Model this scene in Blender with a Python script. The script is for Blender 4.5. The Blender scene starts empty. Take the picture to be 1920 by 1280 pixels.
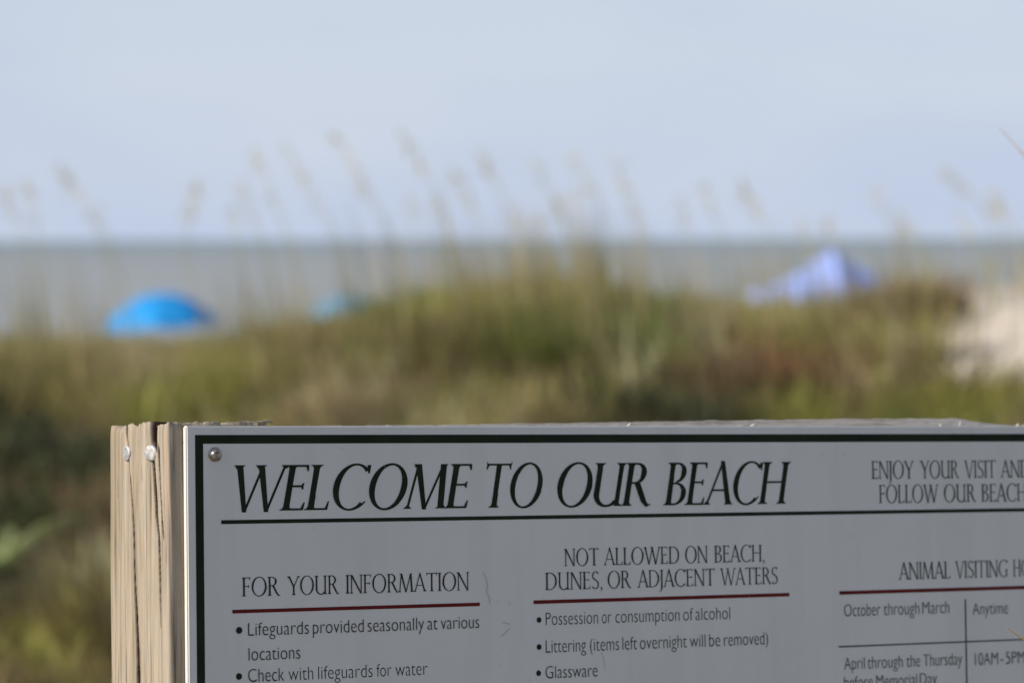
import bpy, bmesh, math, random
import numpy as np
from mathutils import Vector, Matrix

random.seed(7)
rng = np.random.default_rng(11)
S = bpy.context.scene
COL = S.collection

# ------------------------------------------------------------------ camera
FPX = 7000.0                       # focal length in pixels of a 1920 px wide frame
CAM = np.array([0.0, 0.0, 3.6])    # sea level is z = 0
PITCH = math.atan((640 - 448) / FPX)
ROLL = 0.0027
_f = np.array([0, math.cos(PITCH), -math.sin(PITCH)])
_r0 = np.array([1.0, 0, 0])
_d0 = np.array([0, -math.sin(PITCH), -math.cos(PITCH)])
_r = math.cos(ROLL) * _r0 + math.sin(ROLL) * _d0
_d = -math.sin(ROLL) * _r0 + math.cos(ROLL) * _d0
cd = bpy.data.cameras.new('camera')
cam = bpy.data.objects.new('camera', cd)
COL.objects.link(cam)
M = Matrix.Identity(4)
for i in range(3):
    M[i][0], M[i][1], M[i][2], M[i][3] = _r[i], -_d[i], -_f[i], CAM[i]
cam.matrix_world = M
cd.sensor_width = 36.0
cd.lens = FPX / 1920 * 36
cd.clip_start = 0.1
cd.clip_end = 60000
cd.dof.use_dof = True
cd.dof.focus_distance = 2.95
cd.dof.aperture_fstop = 7.2
S.camera = cam

# ------------------------------------------------------------------ light
SUN_EL = math.radians(28)
SUN_AZ = math.radians(-115)        # from +Y, negative = to the left: almost in the plane of the sign's face
w = bpy.data.worlds.new('World')
S.world = w
w.use_nodes = True
wn = w.node_tree
bg = wn.nodes['Background']
sky = wn.nodes.new('ShaderNodeTexSky')
sky.sky_type = 'NISHITA'
sky.sun_disc = False
sky.sun_elevation = SUN_EL
sky.sun_rotation = SUN_AZ
sky.altitude = 0
sky.air_density = 1.0
sky.dust_density = 0.6
sky.ozone_density = 1.0
bg.inputs[1].default_value = 0.11
# humid summer air: a pale haze veils the clear sky, thickest at the horizon, with very thin high cloud in it
wtc = wn.nodes.new('ShaderNodeTexCoord')
wsep = wn.nodes.new('ShaderNodeSeparateXYZ')
wn.links.new(wtc.outputs['Generated'], wsep.inputs[0])
wmr = wn.nodes.new('ShaderNodeMapRange')
wmr.inputs[1].default_value = 0.0; wmr.inputs[2].default_value = 0.45
wmr.inputs[3].default_value = 0.96; wmr.inputs[4].default_value = 0.15
wn.links.new(wsep.outputs[2], wmr.inputs[0])
wmp = wn.nodes.new('ShaderNodeMapping'); wmp.inputs['Scale'].default_value = (5.0, 5.0, 16.0); wmp.inputs['Rotation'].default_value = (0.3, 0.25, 0)
wn.links.new(wtc.outputs['Generated'], wmp.inputs[0])
wno = wn.nodes.new('ShaderNodeTexNoise'); wno.inputs['Scale'].default_value = 1.0; wno.inputs['Detail'].default_value = 5.0; wno.inputs['Roughness'].default_value = 0.55
wn.links.new(wmp.outputs[0], wno.inputs['Vector'])
wra = wn.nodes.new('ShaderNodeValToRGB')
wra.color_ramp.elements[0].position = 0.30; wra.color_ramp.elements[0].color = (0.49, 0.585, 0.79, 1)
wra.color_ramp.elements[1].position = 0.66; wra.color_ramp.elements[1].color = (0.61, 0.68, 0.82, 1)
wn.links.new(wno.outputs[0], wra.inputs[0])
wsc = wn.nodes.new('ShaderNodeVectorMath'); wsc.operation = 'SCALE'; wsc.inputs['Scale'].default_value = 1 / 0.11
wn.links.new(wra.outputs[0], wsc.inputs[0])
wmx = wn.nodes.new('ShaderNodeMix'); wmx.data_type = 'RGBA'
wn.links.new(wmr.outputs[0], wmx.inputs[0]); wn.links.new(sky.outputs[0], wmx.inputs[6]); wn.links.new(wsc.outputs[0], wmx.inputs[7])
wn.links.new(wmx.outputs[2], bg.inputs[0])
sl = bpy.data.lights.new('sun', 'SUN')
sl.energy = 4.4
sl.angle = math.radians(0.5)
sl.color = (1.0, 0.93, 0.83)
so = bpy.data.objects.new('sun', sl)
sdir = Vector((math.sin(SUN_AZ) * math.cos(SUN_EL), math.cos(SUN_AZ) * math.cos(SUN_EL), math.sin(SUN_EL)))
so.rotation_euler = sdir.to_track_quat('Z', 'Y').to_euler()
so.location = (-20, 10, 30)
COL.objects.link(so)
S.view_settings.view_transform = 'Standard'
S.view_settings.look = 'None'
S.view_settings.exposure = 0.0
S.view_settings.gamma = 1.0
S.render.engine = 'CYCLES'
S.cycles.use_denoising = True
S.cycles.max_bounces = 8
S.cycles.transparent_max_bounces = 8


# ------------------------------------------------------------------ helpers
def P(x, y, D):
    """the point at depth D along the view that the photo shows at pixel x, y"""
    return CAM + D * (_f + (x - 960) / FPX * _r + (y - 640) / FPX * _d)


def proj(p):
    q = np.asarray(p) - CAM
    z = q @ _f
    return 960 + FPX * (q @ _r) / z, 640 + FPX * (q @ _d) / z


def tag(o, label=None, cat=None, group=None, kind=None):
    if label: o['label'] = label
    if cat: o['category'] = cat
    if group: o['group'] = group
    if kind: o['kind'] = kind
    return o


def empty(name, loc):
    o = bpy.data.objects.new(name, None)
    o.location = loc
    o.empty_display_size = 0.1
    COL.objects.link(o)
    return o


def mesh_obj(name, verts, faces, mat, parent=None, origin=None, smooth=False):
    """verts in world space; stored relative to the parent's (or the given) origin"""
    v = np.asarray(verts, float)
    off = np.zeros(3)
    par = parent
    while par is not None:
        off = off + np.array(par.location)
        par = par.parent
    loc = np.zeros(3)
    if origin is not None:
        loc = np.asarray(origin, float) - off
        off = off + loc
    me = bpy.data.meshes.new(name)
    me.from_pydata((v - off).tolist(), [], faces)
    me.update()
    if mat: me.materials.append(mat)
    if smooth:
        me.polygons.foreach_set('use_smooth', [True] * len(me.polygons))
    o = bpy.data.objects.new(name, me)
    o.location = loc
    COL.objects.link(o)
    if parent is not None: o.parent = parent
    return o


def vnoise(x, y, seed=0):
    """smooth value noise, numpy, about -1..1"""
    x = np.asarray(x, float); y = np.asarray(y, float)
    xi = np.floor(x).astype(np.int64); yi = np.floor(y).astype(np.int64)
    fx = x - xi; fy = y - yi
    fx = fx * fx * (3 - 2 * fx); fy = fy * fy * (3 - 2 * fy)
    def h(a, b):
        n = np.sin(a * 127.1 + b * 311.7 + seed * 74.7) * 43758.5453
        return (n - np.floor(n)) * 2 - 1
    return ((h(xi, yi) * (1 - fx) + h(xi + 1, yi) * fx) * (1 - fy)
            + (h(xi, yi + 1) * (1 - fx) + h(xi + 1, yi + 1) * fx) * fy)


def sstep(a, b, x):
    t = np.clip((np.asarray(x, float) - a) / (b - a), 0, 1)
    return t * t * (3 - 2 * t)


class MB:
    """collects simple shapes into one mesh"""
    def __init__(self): self.v = []; self.f = []
    def poly(self, pts):
        n = len(self.v); self.v += [tuple(p) for p in pts]; self.f.append(list(range(n, n + len(pts))))
    def tube(self, pts, radii, k=6):
        n0 = len(self.v)
        pts = [np.asarray(p, float) for p in pts]
        for i, p in enumerate(pts):
            t = pts[min(i + 1, len(pts) - 1)] - pts[max(i - 1, 0)]
            t = t / (np.linalg.norm(t) + 1e-12)
            a = np.cross(t, [0.3, 0.9, 0.2]); a /= np.linalg.norm(a) + 1e-12
            b = np.cross(t, a)
            for j in range(k):
                th = 2 * math.pi * j / k
                self.v.append(tuple(p + radii[i] * (math.cos(th) * a + math.sin(th) * b)))
        for i in range(len(pts) - 1):
            for j in range(k):
                a_ = n0 + i * k + j; b_ = n0 + i * k + (j + 1) % k
                self.f.append([a_, b_, b_ + k, a_ + k])
        self.f.append([n0 + j for j in range(k)][::-1])
        self.f.append([n0 + (len(pts) - 1) * k + j for j in range(k)])
    def box(self, o, a, b, c):
        """corner o and three edge vectors"""
        o, a, b, c = [np.asarray(q, float) for q in (o, a, b, c)]
        n = len(self.v)
        for k in range(8):
            self.v.append(tuple(o + a * (k & 1) + b * ((k >> 1) & 1) + c * ((k >> 2) & 1)))
        for f in ((0, 2, 3, 1), (4, 5, 7, 6), (0, 1, 5, 4), (2, 6, 7, 3), (0, 4, 6, 2), (1, 3, 7, 5)):
            self.f.append([n + i for i in f])
    def build(self, name, mat, parent=None, origin=None, smooth=False):
        return mesh_obj(name, self.v, self.f, mat, parent, origin, smooth)


# ------------------------------------------------------------------ materials
def new_mat(name):
    m = bpy.data.materials.new(name)
    m.use_nodes = True
    nt = m.node_tree
    return m, nt, nt.nodes['Principled BSDF']


def N(nt, t, **kw):
    n = nt.nodes.new(t)
    for k, v in kw.items():
        if k.startswith('i_'):
            key = k[2:]
            n.inputs[int(key) if key.isdigit() else key].default_value = v
        else:
            setattr(n, k, v)
    return n


def ramp(nt, src, stops):
    r = nt.nodes.new('ShaderNodeValToRGB')
    el = r.color_ramp.elements
    el[0].position, el[0].color = stops[0][0], (*stops[0][1], 1)
    el[1].position, el[1].color = stops[-1][0], (*stops[-1][1], 1)
    for p, c in stops[1:-1]:
        e = el.new(p); e.color = (*c, 1)
    nt.links.new(src, r.inputs[0])
    return r


def mixc(nt, fac, a, b, mode='MIX'):
    m = nt.nodes.new('ShaderNodeMix'); m.data_type = 'RGBA'; m.blend_type = mode
    for sock, val in ((m.inputs[0], fac), (m.inputs[6], a), (m.inputs[7], b)):
        if hasattr(val, 'node'): nt.links.new(val, sock)
        elif isinstance(val, (int, float)): sock.default_value = val
        else: sock.default_value = (*val, 1)
    return m.outputs[2]


def bump(nt, bsdf, h, strength, dist):
    b = N(nt, 'ShaderNodeBump', i_Strength=strength, i_Distance=dist)
    nt.links.new(h, b.inputs['Height']); nt.links.new(b.outputs[0], bsdf.inputs['Normal'])


def plain(name, c, rough=0.6, metal=0.0, var=0.0, scale=30):
    m, nt, b = new_mat(name)
    b.inputs['Base Color'].default_value = (*c, 1)
    b.inputs['Roughness'].default_value = rough
    b.inputs['Metallic'].default_value = metal
    if 'ink' in name: b.inputs['Specular IOR Level'].default_value = 0.12
    if var:
        tc = N(nt, 'ShaderNodeTexCoord')
        n = N(nt, 'ShaderNodeTexNoise', i_Scale=scale, i_Detail=4.0)
        nt.links.new(tc.outputs['Object'], n.inputs['Vector'])
        r = ramp(nt, n.outputs[0], [(0.3, tuple(x * (1 - var) for x in c)), (0.7, tuple(min(1, x * (1 + var)) for x in c))])
        nt.links.new(r.outputs[0], b.inputs['Base Color'])
    return m


def foliage(name, attr='Col', transl=0.3, rough=0.6, fixed=None):
    """leaf surface with light passing through; colour per blade from an attribute"""
    m, nt, b = new_mat(name)
    b.inputs['Roughness'].default_value = rough
    b.inputs['Specular IOR Level'].default_value = 0.25
    tr = N(nt, 'ShaderNodeBsdfTranslucent')
    mx = N(nt, 'ShaderNodeMixShader', i_0=transl)
    out = nt.nodes['Material Output']
    if fixed:
        g = N(nt, 'ShaderNodeNewGeometry')
        r = ramp(nt, g.outputs['Random Per Island'], [(0, tuple(x * 0.7 for x in fixed)), (1, tuple(x * 1.3 for x in fixed))])
        c = r.outputs[0]
    else:
        a = N(nt, 'ShaderNodeAttribute', attribute_name=attr)
        c = a.outputs['Color']
    nt.links.new(c, b.inputs['Base Color']); nt.links.new(c, tr.inputs[0])
    nt.links.new(b.outputs[0], mx.inputs[1]); nt.links.new(tr.outputs[0], mx.inputs[2])
    nt.links.new(mx.outputs[0], out.inputs[0])
    return m


def cloth(name, c, transl=0.3):
    m, nt, b = new_mat(name)
    b.inputs['Base Color'].default_value = (*c, 1)
    b.inputs['Roughness'].default_value = 0.7
    tr = N(nt, 'ShaderNodeBsdfTranslucent'); tr.inputs[0].default_value = (*c, 1)
    mx = N(nt, 'ShaderNodeMixShader', i_0=transl)
    nt.links.new(b.outputs[0], mx.inputs[1]); nt.links.new(tr.outputs[0], mx.inputs[2])
    nt.links.new(mx.outputs[0], nt.nodes['Material Output'].inputs[0])
    return m


def wood(name, light, mid, dark, inner, sx=260.0):
    """weathered timber; 'grain' attribute = (metres across, metres along, face), 'crack' = how far inside a split"""
    m, nt, b = new_mat(name)
    a = N(nt, 'ShaderNodeAttribute', attribute_name='grain')
    mp = N(nt, 'ShaderNodeMapping'); mp.inputs['Scale'].default_value = (sx * 1.25, 7.0, 7)
    nt.links.new(a.outputs['Vector'], mp.inputs[0])
    n1 = N(nt, 'ShaderNodeTexNoise', i_Scale=1.0, i_Detail=6.0, i_Roughness=0.65)
    nt.links.new(mp.outputs[0], n1.inputs['Vector'])
    mp2 = N(nt, 'ShaderNodeMapping'); mp2.inputs['Scale'].default_value = (sx * 0.22, 3.5, 7)
    nt.links.new(a.outputs['Vector'], mp2.inputs[0])
    n2 = N(nt, 'ShaderNodeTexNoise', i_Scale=1.0, i_Detail=3.0, i_Distortion=0.6)
    nt.links.new(mp2.outputs[0], n2.inputs['Vector'])
    r1 = ramp(nt, n1.outputs[0], [(0.33, dark), (0.44, mid), (0.60, light)])
    r2 = ramp(nt, n2.outputs[0], [(0.32, (0.62, 0.58, 0.50)), (0.48, (0.98, 0.95, 0.90)), (0.6, (1, 1, 1)), (0.74, (1.08, 0.96, 0.88))])
    c = mixc(nt, 1.0, r1.outputs[0], r2.outputs[0], 'MULTIPLY')
    mp3 = N(nt, 'ShaderNodeMapping'); mp3.inputs['Scale'].default_value = (60, 60, 7)
    nt.links.new(a.outputs['Vector'], mp3.inputs[0])
    n3 = N(nt, 'ShaderNodeTexNoise', i_Scale=1.0, i_Detail=5.0)
    nt.links.new(mp3.outputs[0], n3.inputs['Vector'])
    r3 = ramp(nt, n3.outputs[0], [(0.45, (0, 0, 0)), (0.75, (0.35, 0.35, 0.35))])
    c = mixc(nt, r3.outputs[0], c, (0.30, 0.29, 0.27))
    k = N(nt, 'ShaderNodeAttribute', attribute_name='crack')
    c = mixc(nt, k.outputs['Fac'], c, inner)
    nt.links.new(c, b.inputs['Base Color'])
    b.inputs['Roughness'].default_value = 0.85
    b.inputs['Specular IOR Level'].default_value = 0.2
    bump(nt, b, n1.outputs[0], 0.5, 0.002)
    return m


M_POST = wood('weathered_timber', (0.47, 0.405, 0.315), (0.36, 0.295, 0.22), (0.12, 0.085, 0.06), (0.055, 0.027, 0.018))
M_RAIL = wood('grey_timber', (0.40, 0.37, 0.345), (0.30, 0.275, 0.255), (0.13, 0.115, 0.105), (0.10, 0.08, 0.07), 120.0)

# painted white panel, faint dirt
M_PANEL, nt, b = new_mat('white_sign_panel')
tc = N(nt, 'ShaderNodeTexCoord')
n = N(nt, 'ShaderNodeTexNoise', i_Scale=5.0, i_Detail=6.0, i_Roughness=0.6)
nt.links.new(tc.outputs['Object'], n.inputs['Vector'])
r = ramp(nt, n.outputs[0], [(0.25, (0.78, 0.735, 0.67)), (0.6, (0.845, 0.80, 0.73))])
mpd = N(nt, 'ShaderNodeMapping'); mpd.inputs['Scale'].default_value = (38, 38, 2.2)
nt.links.new(tc.outputs['Object'], mpd.inputs[0])
nd_ = N(nt, 'ShaderNodeTexNoise', i_Scale=1.0, i_Detail=4.0)          # faint dried drips
nt.links.new(mpd.outputs[0], nd_.inputs['Vector'])
rd = ramp(nt, nd_.outputs[0], [(0.35, (0.955, 0.95, 0.94)), (0.55, (1, 1, 1))])
n2 = N(nt, 'ShaderNodeTexNoise', i_Scale=160.0, i_Detail=3.0)
nt.links.new(tc.outputs['Object'], n2.inputs['Vector'])
r2 = ramp(nt, n2.outputs[0], [(0.22, (0.85, 0.84, 0.82)), (0.30, (1, 1, 1))])
nt.links.new(mixc(nt, 1.0, mixc(nt, 1.0, r.outputs[0], rd.outputs[0], 'MULTIPLY'), r2.outputs[0], 'MULTIPLY'), b.inputs['Base Color'])
rr_ = N(nt, 'ShaderNodeMapRange'); rr_.inputs[3].default_value = 0.3; rr_.inputs[4].default_value = 0.52
nt.links.new(n.outputs[0], rr_.inputs[0]); nt.links.new(rr_.outputs[0], b.inputs['Roughness'])
b.inputs['Specular IOR Level'].default_value = 0.4
M_INK = plain('dark_green_ink', (0.018, 0.024, 0.011), 0.6, 0, 0.25, 40)
M_INK2 = plain('charcoal_ink', (0.026, 0.029, 0.024), 0.6, 0, 0.2, 40)
M_RED = plain('dark_red_ink', (0.15, 0.012, 0.011), 0.5, 0, 0.2, 40)
M_SCUFF = plain('grey_scuff', (0.54, 0.535, 0.52), 0.7)
M_ZINC = plain('galvanised_nail', (0.43, 0.42, 0.41), 0.55, 0.3, 0.4, 420)
M_SCREW = plain('worn_screw', (0.42, 0.36, 0.30), 0.32, 0.7, 0.35, 300)
M_GRASS = foliage('dune_grass_blades', transl=0.36)
M_STEM = foliage('sea_oat_stem', transl=0.1, fixed=(0.42, 0.38, 0.16))
M_HEAD = foliage('sea_oat_seed', transl=0.5, fixed=(0.80, 0.72, 0.33))
M_SHADE_SHRUB = foliage('shade_shrub_leaves', transl=0.25, fixed=(0.085, 0.10, 0.042))  # dark leaf colour carries the shade of shaded grass clumps
M_BROAD = foliage('broad_leaves', transl=0.3, rough=0.4, fixed=(0.27, 0.32, 0.13))
M_BARK = plain('twig_bark', (0.12, 0.09, 0.06), 0.9, 0, 0.3, 40)
M_POLE = plain('white_pole', (0.7, 0.7, 0.7), 0.4)
M_BLUE = cloth('bright_blue_cloth', (0.007, 0.30, 0.72), 0.0)
M_TEAL = cloth('teal_cloth', (0.10, 0.29, 0.46), 0.0)
M_LAV = cloth('lavender_blue_cloth', (0.33, 0.44, 0.88), 0.0)

# ------------------------------------------------------------------ terrain
CREST_PX = np.array([-900, -300, 0, 250, 450, 600, 780, 950, 1150, 1350, 1500, 1640, 1720, 1775, 1835, 1900, 1980, 2400, 3000])
CREST_PY = np.array([690, 690, 715, 700, 690, 665, 625, 600, 600, 620, 625, 600, 580, 575, 540, 556, 545, 580, 640])
CX = (CREST_PX - 960) * 21.0 / FPX
CZ = 3.6 - (CREST_PY - 448) * 21.0 / FPX


def terrain(x, y):
    x = np.asarray(x, float); y = np.asarray(y, float)
    crest = np.interp(x, CX, CZ)
    far = sstep(4.0, 14.0, np.abs(x))
    crest = crest * (1 - far) + (2.85 + 0.45 * vnoise(x * 0.13 + 7, x * 0 + 2, 5)) * far
    base = 2.1 + 0.05 * vnoise(x * 0.7, y * 0.7, 1)
    up = sstep(11.2, 21.0, y)
    z = base * (1 - up) + crest * up
    z = z + 0.07 * vnoise(x * 1.1, y * 1.1, 2) * sstep(12, 15, y) * (1 - sstep(19.5, 21, y)) + 0.02 * vnoise(x * 4, y * 4, 3)
    down = sstep(22.5, 44.0, y)
    z = z * (1 - down) + 0.85 * down
    z = z - (np.clip(y - 44, 0, None)) * 0.0145
    return np.maximum(z, -2.0)


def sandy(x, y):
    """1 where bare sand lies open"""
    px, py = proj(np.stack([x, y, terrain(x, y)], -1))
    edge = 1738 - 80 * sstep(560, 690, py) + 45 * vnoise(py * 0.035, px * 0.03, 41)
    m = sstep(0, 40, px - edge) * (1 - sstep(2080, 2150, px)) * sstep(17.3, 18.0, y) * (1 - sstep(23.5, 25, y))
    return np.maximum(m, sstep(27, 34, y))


def axis(segs):
    out = []
    for a, b_, n_ in segs: out += list(np.linspace(a, b_, n_, endpoint=False))
    out.append(segs[-1][1])
    return np.array(out)


gx = axis([(-3000, -200, 8), (-200, -40, 12), (-40, -8, 40), (-8, 8, 150), (8, 40, 40), (40, 200, 12), (200, 3000, 8)])
gy = axis([(-1500, -60, 8), (-60, 0, 20), (0, 10, 40), (10, 25, 180), (25, 50, 60), (50, 160, 40), (160, 30000, 6)])
X, Y = np.meshgrid(gx, gy)
Z = terrain(X, Y)
ny, nx = X.shape
idx = np.arange(nx * ny).reshape(ny, nx)
quads = np.stack([idx[:-1, :-1], idx[:-1, 1:], idx[1:, 1:], idx[1:, :-1]], -1).reshape(-1, 4).tolist()

M_SAND, nt, b = new_mat('dune_sand')
tc = N(nt, 'ShaderNodeTexCoord')
n1 = N(nt, 'ShaderNodeTexNoise', i_Scale=2.5, i_Detail=8.0)
nt.links.new(tc.outputs['Object'], n1.inputs['Vector'])
r = ramp(nt, n1.outputs[0], [(0.3, (0.68, 0.585, 0.485)), (0.7, (0.78, 0.69, 0.59))])
n2 = N(nt, 'ShaderNodeTexNoise', i_Scale=6.0, i_Detail=8.0)
nt.links.new(tc.outputs['Object'], n2.inputs['Vector'])
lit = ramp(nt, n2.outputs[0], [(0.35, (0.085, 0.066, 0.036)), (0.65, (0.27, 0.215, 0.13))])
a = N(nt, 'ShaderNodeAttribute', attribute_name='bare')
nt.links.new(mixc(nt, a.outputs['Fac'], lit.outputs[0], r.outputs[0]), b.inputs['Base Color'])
b.inputs['Roughness'].default_value = 0.95
b.inputs['Specular IOR Level'].default_value = 0.1
n3 = N(nt, 'ShaderNodeTexNoise', i_Scale=9.0, i_Detail=5.0)
nt.links.new(tc.outputs['Object'], n3.inputs['Vector'])
bump(nt, b, n3.outputs[0], 0.6, 0.05)
ground = mesh_obj('ground', np.stack([X, Y, Z], -1).reshape(-1, 3), quads, M_SAND, smooth=True)
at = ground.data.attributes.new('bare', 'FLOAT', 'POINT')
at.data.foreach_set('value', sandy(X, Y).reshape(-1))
tag(ground, 'sandy dune ground sloping up to a crest and down to the beach', 'ground', kind='structure')

# ------------------------------------------------------------------ sea
M_SEA, nt, b = new_mat('sea_water')
tc = N(nt, 'ShaderNodeTexCoord')
sep = N(nt, 'ShaderNodeSeparateXYZ')
nt.links.new(tc.outputs['Object'], sep.inputs[0])
mr = N(nt, 'ShaderNodeMapRange'); mr.inputs[1].default_value = 100; mr.inputs[2].default_value = 2600
nt.links.new(sep.outputs[1], mr.inputs[0])
r = ramp(nt, mr.outputs[0], [(0.0, (0.40, 0.39, 0.35)), (0.25, (0.345, 0.348, 0.315)), (0.55, (0.285, 0.315, 0.305)), (1.0, (0.25, 0.30, 0.305))])
nt.links.new(r.outputs[0], b.inputs['Base Color'])
b.inputs['Roughness'].default_value = 0.35
b.inputs['Specular IOR Level'].default_value = 0.25
mp = N(nt, 'ShaderNodeMapping'); mp.inputs['Scale'].default_value = (0.25, 0.8, 1)
nt.links.new(tc.outputs['Object'], mp.inputs[0])
n1 = N(nt, 'ShaderNodeTexNoise', i_Scale=1.0, i_Detail=5.0)
nt.links.new(mp.outputs[0], n1.inputs['Vector'])
bump(nt, b, n1.outputs[0], 1.0, 0.6)
water = mesh_obj('water', [(-25000, 60, 0), (25000, 60, 0), (25000, 45000, 0), (-25000, 45000, 0)], [(0, 1, 2, 3)], M_SEA)
tag(water, 'calm grey green sea reaching to the horizon', 'sea', kind='structure')

# ------------------------------------------------------------------ sign frame of reference
U = 11050 * _r + 160 * _d + 7000 * _f; U /= np.linalg.norm(U)
V = 0.0122 * _r + 1.0 * _d - 0.042 * _f; V -= U * (U @ V); V /= np.linalg.norm(V)
NN = np.cross(U, V)
if NN @ _f > 0: NN = -NN           # out of the panel, towards the viewer
O0 = P(349, 798, 2.9)


def ST(px, py):
    """pixel -> metres right and metres down on the panel's face"""
    ray = _f + (px - 960) / FPX * _r + (py - 640) / FPX * _d
    A = np.stack([U, V, -ray], 1)
    s, t, _ = np.linalg.solve(A, CAM - O0)
    return s, t


def SP(s, t, h=0.0):
    s = np.asarray(s, float); t = np.asarray(t, float); h = np.asarray(h, float)
    return O0 + s[..., None] * U + t[..., None] * V + h[..., None] * NN


PW = ST(1920, 800)[0] + 0.14       # panel width
PH = 0.76
TH = 0.006
PB = 0.089                         # post width
PBD = 0.1045                       # post depth
POST_S0 = -0.0125
base_c = SP(POST_S0 + PB / 2, 0.0, -TH - PB / 2)
kz = (terrain(base_c[0], base_c[1]) - base_c[2]) / V[2]
POST_LEN = float(kz) + 0.25
foot = base_c + V * float(kz)
sign = empty('welcome_sign', foot)
tag(sign, 'white beach rules sign with dark green lettering on weathered timber posts', 'sign')

# panel with a small bevel
bm = bmesh.new()
vs = [bm.verts.new(SP(s, t, h)) for h in (0, -TH) for (s, t) in ((0, 0), (PW, 0), (PW, PH), (0, PH))]
bm.faces.new(vs[:4]); bm.faces.new(vs[4:][::-1])
for i in range(4):
    j = (i + 1) % 4
    bm.faces.new([vs[j], vs[i], vs[4 + i], vs[4 + j]])
bmesh.ops.recalc_face_normals(bm, faces=bm.faces)
bmesh.ops.bevel(bm, geom=list(bm.edges), offset=0.0011, segments=2, affect='EDGES')
me = bpy.data.meshes.new('panel')
bmesh.ops.translate(bm, verts=bm.verts, vec=-Vector(foot))
bm.to_mesh(me); bm.free()
me.materials.append(M_PANEL)
panel = bpy.data.objects.new('panel', me)
COL.objects.link(panel); panel.parent = sign

H0 = 0.00015
_lay = [0]


def hl():
    _lay[0] = (_lay[0] + 1) % 40
    return H0 + _lay[0] * 0.000012


def strip_st(mb, s0, t0, s1, t1):
    h = hl()
    mb.poly([SP(s, t, h) for s, t in ((s0, t0), (s1, t0), (s1, t1), (s0, t1))])


# frame line round the panel: measured at the top left corner
bs0, bt0 = ST(365.4, 815.0); bs1, bt1 = ST(380.6, 831.5)
mb = MB()
strip_st(mb, bs0, bt0, PW - bs0, bt1)
strip_st(mb, bs0, PH - bt1, PW - bs0, PH - bt0)
strip_st(mb, bs0, bt1, bs1, PH - bt1)
strip_st(mb, PW - bs1, bt1, PW - bs0, PH - bt1)
mb.build('border', M_INK, panel)
mb = MB()
us, ut = ST(414.6, 974.6); _, ut1 = ST(414.6, 982.0)
strip_st(mb, us, ut, PW - us, ut1)
mb.build('title_rule', M_INK, panel)
for (xa, ya, xb, yb) in ((435.5, 1146, 899.5, 1132.2), (1000, 1128.3, 1479.8, 1113.7), (1573.6, 1110.9, 1985, 1099)):
    mb = MB()
    s0, t0 = ST(xa, ya - 3.5); s1, _ = ST(xb, yb); _, t1 = ST(xa, ya + 3.3)
    strip_st(mb, s0, t0, s1, t1)
    mb.build('red_rule', M_RED, panel)
mb = MB()
s0, t0 = ST(1571.8, 1210.3); s1, _ = ST(1985, 1198); _, t1 = ST(1571.8, 1213)
strip_st(mb, s0, t0, s1, t1)
s0, t0 = ST(1808.5, 1122.5); s1, _ = ST(1811, 1122.5)
strip_st(mb, s0, t0, s1, 0.42)
mb.build('table_rule', M_INK2, panel)


# ------------------------------------------------------------------ lettering: roman capitals drawn from strokes (cap height 1)
class G:
    def __init__(self, T, t): self.T = T; self.t = t; self.q = []
    def poly(self, *pts): self.q.append(list(pts))
    def line(self, x0, y0, x1, y1, w, w1=None):
        w1 = w if w1 is None else w1
        self.poly((x0 - w / 2, y0), (x0 + w / 2, y0), (x1 + w1 / 2, y1), (x1 - w1 / 2, y1))
    def serif(self, x, y, w, up, core):
        """slab serif centred on x; y is the outer edge, up=+1 for a foot"""
        h = 0.026
        k = up
        self.poly((x - w / 2, y), (x + w / 2, y), (x + w / 2 - 0.004, y + k * h), (x - w / 2 + 0.004, y + k * h))
        self.poly((x - w * 0.36, y + k * h), (x + w * 0.36, y + k * h), (x + core / 2, y + k * (h + 0.05)), (x - core / 2, y + k * (h + 0.05)))
    def stem(self, x, w=None, y0=0.0, y1=1.0, foot=True, head=True):
        w = w or self.T
        n = 6
        for i in range(n):                       # slightly waisted stem
            ya = y0 + (y1 - y0) * i / n; yb = y0 + (y1 - y0) * (i + 1) / n
            f = lambda y: w * (0.93 + 0.14 * ((y - (y0 + y1) / 2) / (y1 - y0)) ** 2 * 2)
            self.line(x, ya, x, yb, f(ya), f(yb))
        if foot: self.serif(x, y0, w + 0.115, 1, w)
        if head: self.serif(x, y1, w + 0.115, -1, w)
    def bar(self, x0, x1, y, h=None, beak=0, up=0.09):
        """horizontal arm; beak = +1 / -1 end serif going up / down at x1, 2 both ways"""
        h = h or self.t
        self.poly((x0, y - h / 2), (x1, y - h / 2), (x1, y + h / 2), (x0, y + h / 2))
        if beak in (1, 2): self.poly((x1 - 0.055, y), (x1, y - h / 2), (x1 + 0.012, y + up), (x1 - 0.012, y + up))
        if beak in (-1, 2): self.poly((x1 - 0.055, y), (x1 - 0.012, y - up), (x1 + 0.012, y - up), (x1, y + h / 2))
    def barl(self, x0, x1, y, up=0.09):
        h = self.t
        self.poly((x0, y + h / 2), (x0 - 0.012, y - up), (x0 + 0.012, y - up), (x0 + 0.055, y))
    def arc(self, cx, cy, rx, ry, a0, a1, tilt=0.0, T=None, t=None, n=44):
        """bowl with thick sides and thin top and bottom, stress axis tilted"""
        T = T or self.T; t = t or self.t
        prev = None
        for i in range(n + 1):
            a = math.radians(a0 + (a1 - a0) * i / n)
            th = t + (T - t) * abs(math.cos(a + tilt)) ** 1.6
            o = (cx + rx * math.cos(a), cy + ry * math.sin(a))
            nx_, ny_ = math.cos(a) / rx, math.sin(a) / ry
            L = math.hypot(nx_, ny_)
            q = (o[0] - th * nx_ / L, o[1] - th * ny_ / L)
            if prev: self.poly(prev[0], o, q, prev[1])
            prev = (o, q)


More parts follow.
